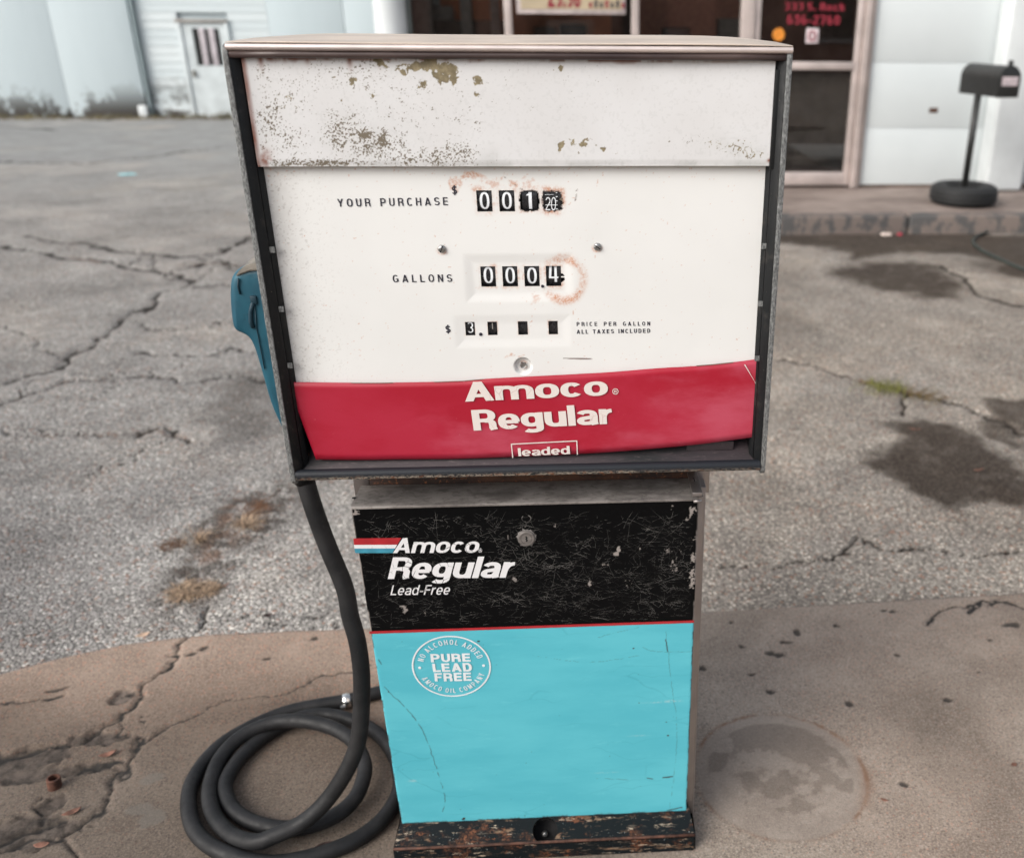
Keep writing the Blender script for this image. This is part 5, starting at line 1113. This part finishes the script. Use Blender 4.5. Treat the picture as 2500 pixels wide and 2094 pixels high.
# scratches in the black enamel: fine raised burrs
V = []; Fc = []
def scratch(a, b, w_, lift=.0004):
    a, b = np.array(a), np.array(b); d = b-a; L_ = np.linalg.norm(d)
    if L_ < 1e-6: return
    n_ = np.cross(d/L_, [0, 1, 0])*w_/2; b0 = len(V); V.extend([a-n_+LIFT*lift, b-n_*.3+LIFT*lift, b+n_*.3+LIFT*lift, a+n_+LIFT*lift]); Fc.append((b0, b0+1, b0+2, b0+3))
r3 = random.Random(3); cnt = 0
while cnt < 2300:
    px = r3.uniform(868, 1692); py = r3.uniform(1262, 1532); dens = .45+.55*math.exp(-((px-1350)/240)**2-((py-1440)/80)**2)+.25*(px > 1550)
    if r3.random() > dens: continue
    x0, z0 = bp(px, py); a = r3.gauss(0, .42) if r3.random() < .55 else r3.uniform(0, math.pi); L_ = min(.045, r3.expovariate(1/.010)+.002)
    if z0-abs(L_*math.sin(a)) < zst+.002: continue
    seg = 1 if L_ < .012 else 3; cx_, cz_ = x0, z0; ad_ = r3.gauss(0, .12)
    for s_ in range(seg):
        nx_, nz_ = cx_+L_/seg*math.cos(a), cz_+L_/seg*math.sin(a)
        if not (xl_t+.006 < nx_ < xr_t-.006 and nz_ < ZLG-.008): break
        scratch((cx_, ydoor(cz_), cz_), (nx_, ydoor(nz_), nz_), r3.uniform(.00022, .00062)); cx_, cz_ = nx_, nz_; a += ad_
    cnt += 1
scr = mesh('enamel_scratches', V, Fc, MT['scratch'], pump); setp(scr, kind='stuff')
# stripe and printing on the door
quadmesh('red_stripe', [[(902.6, 1546.2), (1694.0, 1519.2), (1694.2, 1513.2), (901.6, 1540)]], B, MT['stripe_red'], door, .0007)
quadmesh('printed_stripe', [[(862.8, 1313.5), (979.8, 1312), (970, 1328.6), (864.3, 1328.8)]], B, MT['stripe_red'], door, .0007)
quadmesh('printed_stripe', [[(864.4, 1329), (970, 1328.8), (964.6, 1337.8), (865.4, 1338)]], B, MT['doorwhite'], door, .0007)
quadmesh('printed_stripe', [[(865.6, 1338.2), (964.4, 1338), (958.4, 1349), (867.5, 1349.2)]], B, MT['stripe_blue'], door, .0007)
kw = dict(S=.235, T=.165)
lettering('lettering', 'Amoco', B, (959.2, 1349), (1166, 1347.6), (968.3, 1312), MT['doorwhite'], door, .0010, W=.84, gap=.06, **kw)
lettering('lettering', 'Regular', B, (946.9, 1412), (1248, 1408.6), (959.6, 1359.3), MT['doorwhite'], door, .0010, W=.80, gap=.055, S=.25, T=.165)
lettering('lettering', 'Lead-Free', B, (953.2, 1451.4), (1096, 1449.8), (958.9, 1427.3), MT['doorwhite'], door, .0010, W=.72, gap=.13, S=.15, T=.12)
reg_mark(B, 1172, 1342, 4.6, MT['doorwhite'], door, .0010)
# round seal: circle on the door, words set round it
sc0 = B(1102.5, 1626); Rx = (B(1199, 1626)[0]-B(1007, 1627)[0])/2; Rz = (B(1102, 1552)[2]-B(1103, 1700)[2])/2
def SE(u, v): z = sc0[2]+v*Rz; return np.array([sc0[0]+u*Rx, ydoor(z), z])
def ringm(name, r0, r1, mat, lift):
    V = []; n = 96
    for k in range(n):
        a = 2*math.pi*k/n
        for r in (r0, r1): V.append(SE(r*math.cos(a), r*math.sin(a))+LIFT*lift)
    return mesh(name, V, [(2*k, 2*k+1, (2*k+3) % (2*n), (2*k+2) % (2*n)) for k in range(n)], mat, door)
ringm('seal_ring', .965, 1.005, MT['sealwhite'], .0010)
def arctext(txt, a0, a1, r, h, inward, **k):
    W_ = k.get('W', .5); gap = k.get('gap', .3); sp = k.get('space', .5); adv = []; x = 0; items = []
    for ch_ in txt:
        if ch_ == ' ': x += sp; continue
        Wc = W_*NARROW.get(ch_, 1.)
        if ch_ == 'I': Wc = k['S']
        items.append((ch_, x+Wc/2, Wc)); x += Wc+gap
    tot = x-gap
    for ch_, xc, Wc in items:
        a = math.radians(a0+(a1-a0)*xc/tot); V, Fc, wd = text_shape(ch_, S=k['S'], T=k['T'], W=W_)
        sc_ = abs(math.radians(a1-a0))*r/tot
        P = []
        for v in V:
            lx_ = (v[0]-wd/2)*sc_; ly_ = (v[1]-.5)*h
            er_ = np.array([math.cos(a), math.sin(a)]); et = np.array([math.sin(a), -math.cos(a)])
            if inward: er_, et = -er_, -et
            u = r*np.array([math.cos(a), math.sin(a)])+et*lx_+er_*ly_; P.append(SE(*u)+LIFT*(.0010+v[2]*.00004))
        mesh('seal_lettering', P, Fc, MT['sealwhite'], door)
arctext('NO ALCOHOL ADDED', 164, 19, .80, .155, False, S=.14, T=.11, W=.52, gap=.34, space=.42)
arctext('AMOCO OIL COMPANY', 204, 341, .80, .155, True, S=.14, T=.11, W=.52, gap=.34, space=.42)
for u in (-.81, .82):
    p = SE(u, 0); lathe('seal_dot', [(.0026, 0), (.0024, .0003)], tuple(p-np.array([0, .0008, 0])), (0, -1, 0), MT['sealwhite'], door, 18)
kw = dict(S=.27, T=.20, W=.86, gap=.13)
lettering('seal_lettering', 'PURE', B, (1052.9, 1614.8), (1149.6, 1613), (1050.5, 1594.9), MT['sealwhite'], door, .001, **kw)
lettering('seal_lettering', 'LEAD', B, (1058, 1638.8), (1153.4, 1636.8), (1054.9, 1618.4), MT['sealwhite'], door, .001, **kw)
lettering('seal_lettering', 'FREE', B, (1062.1, 1661.8), (1151.8, 1660), (1060, 1641.6), MT['sealwhite'], door, .001, **kw)
# lock and the torn knock-out above it
p = B(1285.5, 1312); p = p-np.array([0, .0002, 0])
V = []; n = 40; rj = random.Random(5)
ringr_ = [(.0152+.0028*(rj.random() < .22)*rj.random()+.0010*rj.random()) for _ in range(n)]
V = [tuple(p+np.array([0, -.0006, 0]))]+[tuple(p+np.array([r*math.cos(2*math.pi*k/n), -.0006, r*math.sin(2*math.pi*k/n)])) for k, r in enumerate(ringr_)]
lk = mesh('lock_bare_ring', V, [(0, 1+k, 1+(k+1) % n) for k in range(n)], MT['chip'], pump)
lock = lathe('lock', [(.0140, 0), (.0140, .003), (.0125, .0042), (.0095, .0040), (.0092, .0026), (.0088, .0026), (.0086, .0040), (0, .0042)], tuple(p), (0, -1, 0), MT['ledge'], pump, 36, 25)
outline_pts = [(p[0]-.0008, p[2]+.0052), (p[0]+.0008, p[2]+.002), (p[0]-.0006, p[2]+.0002), (p[0]+.0010, p[2]-.0018), (p[0]-.0002, p[2]-.0050)]
V, Fc, _ = strokes_mesh([outline_pts], [], .0024, .0024, 0); mesh('keyhole', [(x, p[1]-.0046, z) for x, z, _z in V], Fc, MT['black_hole'], lock)
V, Fc, _ = strokes_mesh([[tuple(B(1285+11*math.cos(t), 1265+8.5*math.sin(t))[[0, 2]]) for t in np.linspace(-1.1, 3.9, 26)]], [], .0012, .0012, 0)
mesh('knockout_edge', [(x, ydoor(z)-.0007, z) for x, z, _z in V], Fc, MT['chip'], door)
# cabinet body behind the door
box('cabinet_body', (xl_t+.010, 1.40, .035), (onY(1716, 1400, 1.40)[0], 1.70, ZLG-.004), MT['steel_side'], pump, .002)
xe_ = onY(1711, 1400, 1.378)[0]; prism('door_jamb', [(xr_t-.004, 1.372, ZLG-.01), (xe_, 1.378, ZLG-.01), (xe_, 1.399, ZLG-.01), (xr_t-.004, 1.399, ZLG-.01)], ((xr_b-xr_t)*.95, .02, -(ZLG-zb_)+.02), MT['steel_side'], pump, .0008)
# base casting: sloping face with a round hole above an upright lip
YB1 = 1.345; zrg = (onY(958, 2066, YB1)[2]+onY(1695, 2041, YB1)[2])/2; xbl, xbr = onY(960, 2066, YB1)[0], onY(1697, 2041, YB1)[0]
yt_ = 1.402; zt2 = zb_+.012; hc = onP(1331, 2026, (0, YB1, zrg), np.cross([1, 0, 0], np.array([0, yt_-YB1, zt2-zrg])))
bm = bmesh.new(); A_ = np.array([0, yt_-YB1, zt2-zrg]); A_ /= np.linalg.norm(A_)
def SP(x, d): return Vector((x, YB1+A_[1]*d, zrg+A_[2]*d))
Lw = math.hypot(yt_-YB1, zt2-zrg); dh = (hc[1]-YB1)/A_[1]; outer = []
for x, d in [(xbl, 0), (xbr, 0), (xbr-.012, Lw), (xbl+.012, Lw)]: outer.append((x, d))
pts_o = []
for (xa_, da_), (xb_, db_) in zip(outer, outer[1:]+outer[:1]):
    for k in range(16): pts_o.append((xa_+(xb_-xa_)*k/16, da_+(db_-da_)*k/16))
rh = .0245; dh = min(dh, Lw*.52); rhd = min(rh*.98, Lw*.43); circ = [(hc[0]+rh*math.cos(2*math.pi*k/40), dh+rhd*math.sin(2*math.pi*k/40)) for k in range(40)]
vo = [bm.verts.new(SP(*p_)) for p_ in pts_o]; vc = [bm.verts.new(SP(*p_)) for p_ in circ]
es = [bm.edges.new((vo[i], vo[(i+1) % len(vo)])) for i in range(len(vo))]+[bm.edges.new((vc[i], vc[(i+1) % 40])) for i in range(40)]
bmesh.ops.triangle_fill(bm, edges=es, use_beauty=True)
nrm_ = np.cross([1, 0, 0], A_)
vd = [bm.verts.new(v.co+Vector((0, .022, -.026))) for v in vc]
for i in range(40): bm.faces.new((vc[i], vc[(i+1) % 40], vd[(i+1) % 40], vd[i]))
bh = bmesh.new(); bh.faces.new([bh.verts.new(v.co) for v in vd]); bslope = bm_obj('base_slope', bm, MT['base'], pump); bm_obj('hole_bottom', bh, MT['black_hole'], bslope)
bm = bmesh.new(); bmesh.ops.create_cube(bm, size=1)
for v in bm.verts: v.co = Vector(((xbl+xbr)/2+v.co.x*(xbr-xbl+.002), YB1+.191+v.co.y*.390, (zrg-.001)/2+v.co.z*(zrg-.003)))
tops = [f for f in bm.faces if f.calc_center_median().z > zrg*.9]; bmesh.ops.delete(bm, geom=tops, context='FACES_ONLY')
bmesh.ops.bevel(bm, geom=[e for e in bm.edges if abs(e.verts[0].co.z-e.verts[1].co.z) > .01], offset=.004, segments=3, affect='EDGES'); bm_obj('base_lip', bm, MT['base'], pump, 30)
tube('base_ridge', [(x, YB1-.001, zrg) for x in np.linspace(xbl, xbr, 10)], .0028, MT['ridge'], pump, 10)
box('base_block', (xbl+.012, yt_+.001, zrg-.001), (xbr-.006, YB1+.385, zt2+.012), MT['base'], pump, .003)
lathe('anchor_bolt', [(.006, 0), (.006, .004), (.003, .007), (0, .008)], (hc[0]-.002, hc[1]+.014, zrg-.014), (0, -.5, 1), MT['screw'], pump, 14)
# small folded tab on the left flank
p = onY(598, 532, PF+.04); prism('side_tab', [(XL-.006, PF+.03, p[2]), (XL-.001, PF+.03, p[2]-.03), (XL-.001, PF+.09, p[2]-.03), (XL-.006, PF+.09, p[2])], (-.0015, 0, 0), MT['steel_top'], pump)

# ================================================================== HOSE AND NOZZLE
hs_ = thing('fuel_hose', 'black fuel hose coiled on the concrete, its teal nozzle cover hanging at the pump', 'hose', (-.55, 1.55, 0))
rh_ = .0158
def G(px, py, z=rh_): return onZ(px, py, z)
path = [np.array([-.10, 1.69, .24]), np.array([-.10, 1.76, .23]), np.array([-.11, 1.83, .13]), np.array([-.15, 1.88, .03]), G(1010, 1672)+np.array([.03, 0, 0]), G(960, 1682), G(927, 1689), G(849, 1709), G(788, 1719), G(704, 1736), G(620, 1770), G(545, 1814), G(495, 1865), G(464, 1922), G(461, 1980), G(478, 2030), G(518, 2067), G(586, 2095), G(653, 2106), G(721, 2100), G(805, 2077), G(873, 2047), G(927, 2007), G(962, 1960), G(978, 1910), G(968, 1855), G(940, 1808), G(907, 1780), G(856, 1757), G(800, 1744), G(745, 1748), G(690, 1770), G(636, 1804), G(589, 1846), G(559, 1890), G(549, 1925), G(565, 1969), G(603, 2000), G(653, 2017), G(704, 2022), G(765, 2012, .02), G(825, 1986, .024), G(866, 1949, .028), G(886, 1905, .034), G(890, 1865, .040), G(868, 1815, .046), G(836, 1788, .048), G(788, 1768, .048), G(721, 1758, .046), G(653, 1767, .04), G(589, 1797, .032), G(542, 1844, .024), G(517, 1898, .02), G(511, 1949, .02), G(528, 2000, .02), G(569, 2040, .024), G(625, 2054, .036), G(670, 2039, .046), G(738, 2007, .06)]
for px, py, Y in [(795, 1956, 1.415), (842, 1888, 1.42), (871, 1821, 1.425), (881, 1753, 1.43), (883, 1652, 1.435), (873, 1568, 1.44), (854, 1500, 1.445), (841, 1432, 1.45), (796, 1324, 1.46), (756, 1211, 1.465), (738, 1140, 1.47)]: path.append(onY(px, py, Y))
P = catmull(path, 12); P = np.vstack([(P[:-1]+P[1:])/2]); P = np.array(P)
for _ in range(6): P[1:-1] = (P[:-2]+2*P[1:-1]+P[2:])/4
tube('rubber_hose', P, rh_, MT['hose'], hs_, 20)
i0 = int(np.argmin([np.linalg.norm(a-G(849, 1709)) for a in P])); d_ = P[i0+1]-P[i0-1]; d_ /= np.linalg.norm(d_)
cpt = P[i0]; tube('hose_clamp', [cpt-d_*.0085, cpt-d_*.008, cpt+d_*.008, cpt+d_*.0085], [rh_+.0008, rh_+.0018, rh_+.0018, rh_+.0008], MT['clamp'], hs_, 24)
box('clamp_screw', tuple(cpt+np.array([-.010, -.026, -.006])), tuple(cpt+np.array([.002, -.014, .003])), MT['screw'], hs_, .002)
# teal nozzle cover: outline in the XZ plane, rounded through its depth
YN = 1.44
out = [(623, 640), (600, 645), (580, 655), (571, 672), (569, 705), (571, 745), (575, 780), (582, 798), (600, 806), (616, 812), (628, 835), (641, 880), (654, 925), (670, 985), (700, 1040), (720, 1100), (728, 1135), (762, 1128), (742, 1050), (705, 940), (690, 860), (680, 780), (672, 700), (668, 660), (650, 642)]
P2 = np.array([onY(a, b, YN) for a, b in out]); cxz = P2.mean(0)
bm = bmesh.new(); layers = []
def inset_outline(P, k):
    n = len(P); o = []
    for i in range(n):
        a, b = P[(i-1) % n], P[(i+1) % n]; t = (b-a)/np.linalg.norm(b-a); o.append(P[i]+np.array([t[2], 0, -t[0]])*k)
    return np.array(o)
sgn_ = 1 if np.linalg.norm(inset_outline(P2, .004)-cxz) < np.linalg.norm(P2-cxz) else -1
for yy, k in ((-.030, .012), (-.027, .006), (-.020, .0015), (0, 0), (.02, .0015), (.027, .006), (.030, .012)):
    Q_ = inset_outline(P2, sgn_*k)
    layers.append([bm.verts.new((q[0], YN+yy, q[2])) for q in Q_])
n = len(P2)
for a, b in zip(layers[:-1], layers[1:]):
    for i in range(n): bm.faces.new((a[i], a[(i+1) % n], b[(i+1) % n], b[i]))
bm.faces.new(layers[0]); bm.faces.new(layers[-1][::-1])
bmesh.ops.triangulate(bm, faces=[f_ for f_ in bm.faces if len(f_.verts) > 4])
nz_ = bm_obj('nozzle_cover', bm, MT['teal'], hs_, 60); sm = nz_.modifiers.new('soft', 'SUBSURF'); sm.levels = 2; sm.render_levels = 2
def NZ(a, b): return onY(a, b, YN-.0312)
capo = [(627, 642), (604, 647), (584, 659), (573, 676), (590, 670), (612, 662), (640, 662), (660, 655)]
bm = bmesh.new(); f_ = bm.faces.new([bm.verts.new(tuple(NZ(*q))) for q in capo]); r__ = bmesh.ops.extrude_face_region(bm, geom=[f_])
for e in r__['geom']:
    if isinstance(e, bmesh.types.BMVert): e.co += Vector((0, .058, .003))
bmesh.ops.bevel(bm, geom=bm.edges[:], offset=.002, segments=2, affect='EDGES'); bm_obj('grimy_cap', bm, MT['grime_cap'], nz_, 40)
tube('latch_lever', [NZ(618, 738), NZ(612, 760), NZ(612, 785), NZ(618, 800)], .0035, MT['tealdark'], nz_, 8)
tube('cover_seam', [NZ(622, 745), NZ(626, 800), NZ(636, 850), NZ(646, 900)], .0008, MT['tealdark'], nz_, 6)
box('latch_pad', tuple(NZ(617, 731)-[.004, .002, .008]), tuple(NZ(617, 731)+[.006, .004, .006]), MT['tealdark'], nz_, .002)
tube('scuff_fold', [NZ(582, 680), NZ(581, 700), NZ(586, 718)], .0014, MT['tealdark'], nz_, 6)
# swivel between cover and hose
tube('hose_swivel', [onY(745, 1172, 1.47), onY(733, 1125, 1.46)], .0185, MT['trim'], hs_, 20)

# ================================================================== SMALL THINGS ON THE GROUND
def blades(name, px, py, n, L_, spread, mat, label, cat, seed, lean=.5, z0=ZL, group=None, flat=.35):
    r = random.Random(seed); c = onZ(px, py, z0); V = []; Fc = []
    for _ in range(n):
        a = r.uniform(0, 2*math.pi); l_ = L_*r.uniform(.4, 1.); d = np.array([math.cos(a), math.sin(a), 0]); s_ = np.array([-d[1], d[0], 0])
        b = c+np.array([r.gauss(0, spread), r.gauss(0, spread), 0]); w_ = r.uniform(.0007, .0022); up = r.uniform(.05, flat); pr = None
        for k in range(5):
            t = k/4; p = b+d*l_*t*(1-.15*t)+np.array([0, 0, l_*up*math.sin(t*2.4)])+s_*l_*.25*math.sin(t*3+a)*t; w2 = w_*(1-t*.8); i = len(V)
            V += [p-s_*w2, p+s_*w2]
            if k: Fc.append((i-2, i-1, i+1, i))
    o = mesh(name, V, Fc, mat, None); return setp(o, label, cat, group)
blades('dead_grass', 455, 1448, 420, .062, .018, MT['straw'], 'bushy tan clump of dead grass nearest the island edge', 'dead grass', 1)
blades('dead_grass', 505, 1440, 300, .05, .014, MT['straw'], 'round tan tuft of dead grass beside the bushy clump', 'dead grass', 2)
blades('dead_grass', 488, 1318, 60, .10, .008, MT['straw'], 'sprawling dry weed with thick pale stalks on the dark dirt patch', 'dead grass', 3, flat=.5)
blades('dead_grass', 602, 1282, 120, .09, .012, MT['straw'], 'thin dry wisps of grass right of the sprawling dry weed', 'dead grass', 4)
blades('dead_grass', 630, 1242, 160, .05, .025, simple('brown_moss', (.17, .085, .045), .9), 'brown matted grass nearest the hanging hose', 'dead grass', 5, flat=.2)
blades('dead_grass', 420, 1330, 120, .035, .02, simple('brown_moss_dark', (.13, .07, .04), .9), 'low brown matted grass left of the sprawling weed', 'dead grass', 6, flat=.2)
blades('weed', 2160, 950, 420, .06, .05, MT['grass'], 'yellow-green weeds growing in the crack right of the pump', 'weed', 7, flat=.6)
blades('weed', 2260, 968, 260, .05, .05, simple('weed_brown', (.16, .11, .035), .8), 'brownish weeds further right along the same crack', 'weed', 8, flat=.4)
blades('weed', 2272, 548, 50, .08, .03, MT['grass'], 'small green weed at the foot of the kerb', 'weed', 9, flat=.9)
V = []; Fc = []; r = random.Random(22)
for _ in range(2600):
    x = r.uniform(xe-13, xs1+1.5); y = (YL if x < xe else YS)-r.random()**1.5*.5-.02; a = r.uniform(0, 6.28); h_ = r.uniform(.02, .11)*(1.3 if x > xe+1 else .8); i = len(V)
    V += [(x-.012, y, ZL-.01), (x+.012, y, ZL-.01), (x+.05*math.cos(a), y+.05*math.sin(a), ZL+h_)]; Fc.append((i, i+1, i+2))
gs_ = mesh('grass_strip', V, Fc, [simple('verge_grass', (.15, .13, .07), .9, 0, .4, 2)], None); setp(gs_, 'thin brown-green grass along the foot of the warehouse walls', 'grass', kind='stuff')
def leaf(px, py, L_, w_, rot, mat, label, z=0., cat='leaf', group=None, curl=.4):
    L_ *= .72; w_ *= .62
    c = onZ(px, py, z); V = []; Fc = []; n = 7
    for k in range(n):
        t = k/(n-1); hw = w_*math.sin(math.pi*(t*.92+.04))**.8; zz_ = .002+L_*curl*(t-.5)**2*1.6
        for s_ in (-1, 0, 1):
            lx_, ly_ = (t-.5)*L_, s_*hw; V.append((c[0]+lx_*math.cos(rot)-ly_*math.sin(rot), c[1]+lx_*math.sin(rot)+ly_*math.cos(rot), z+zz_+abs(s_)*hw*.5))
    for k in range(n-1):
        for s_ in (0, 1): i = k*3+s_; Fc.append((i, i+1, i+4, i+3))
    o = mesh('leaf' if cat == 'leaf' else cat, V, Fc, mat, None, True); md = o.modifiers.new('t', 'SOLIDIFY'); md.thickness = .0008
    return setp(o, label, cat, group)
leaf(265, 1845, .05, .012, .5, MT['leaf'], 'curled reddish leaf lying right of the pipe stub', .0, curl=.5)
leaf(177, 1986, .05, .012, .6, MT['leaf'], 'curled reddish leaf below the pipe stub on the spalled concrete')
leaf(103, 2066, .04, .012, .1, MT['leaf'], 'reddish leaf at the lower left corner of the concrete')
leaf(350, 1554, .05, .014, .5, MT['leafpale'], 'pale curled leaf on the left rim of the island')
leaf(436, 1466, .075, .006, 1.3, MT['leafpale'], 'long pinkish leaf standing at the foot of the bushy dead grass', ZL)
leaf(548, 1432, .05, .005, .8, MT['leaf'], 'thin red leaf right of the tan grass tufts', ZL)
leaf(655, 1506, .035, .013, .2, MT['leafdark'], 'dark crumpled leaf on the gravel behind the island, left of the hose', ZL, curl=.8)
leaf(2233, 1050, .075, .009, -.3, MT['leaf'], 'orange leaf on the upper edge of the big oil stain', ZL)
leaf(2388, 1150, .06, .010, .2, MT['leaf'], 'orange leaf in the middle of the big oil stain', ZL)
leaf(2475, 1869, .022, .009, .4, MT['leaf'], 'small red leaf near the right edge on the concrete')
leaf(2158, 1955, .024, .006, -.5, MT['leaf'], 'small rust-coloured leaf right of the round patch')
leaf(790, 2068, .045, .012, .4, MT['leafdark'], 'brown leaf tucked between the hose loops near the bottom edge')
def scrap(px, py, w_, d_, h_, mat, label, seed):
    c = onZ(px, py, ZL); bm = bmesh.new(); bmesh.ops.create_icosphere(bm, subdivisions=2, radius=1); r = random.Random(seed)
    for v in bm.verts: v.co = Vector((v.co.x*w_*r.uniform(.7, 1.1)+c[0], v.co.y*d_*r.uniform(.7, 1.1)+c[1], ZL+.002+max(-.2, v.co.z)*h_*r.uniform(.6, 1.2)+h_*.2))
    o = bm_obj('litter', bm, mat, None); return setp(o, label, 'litter')
scrap(2163, 575, .055, .04, .02, MT['litter'], 'pale crumpled scrap lying before the kerb', 1); scrap(2196, 575, .025, .03, .02, MT['litterred'], 'small red scrap right of the pale scrap before the kerb', 2)
scrap(311, 427, .10, .08, .012, MT['litterblue'], 'pale blue scrap far out on the left side of the lot', 3)
# pipe stub
c = onZ(134, 1921, 0); ps = lathe('pipe_stub', [(.0135, -.02), (.0135, .024), (.0125, .0255), (.0098, .0255), (.0095, .005), (0, .005)], (c[0], c[1], 0), (.08, .05, 1), MT['ridge'], None, 28)
setp(ps, 'short rusty pipe stub sticking out of the concrete at lower left', 'pipe')
# garden hose by the kerb
gh = tube('garden_hose', catmull([onZ(a, b, ZL+.012) for a, b in ((2432, 561), (2400, 570), (2378, 583), (2378, 596), (2400, 613), (2440, 632), (2500, 658), (2620, 700))], 8), .012, simple('hose_green', (.035, .045, .04), .5), None, 10)
setp(gh, 'dark thin garden hose curving on the ground at the right edge', 'hose')
c = onZ(2434, 560, ZL+.02); lathe('hose_coupling', [(.018, -.03), (.018, .02), (.012, .03)], tuple(c), (.8, .4, .3), MT['clamp'], gh, 14)
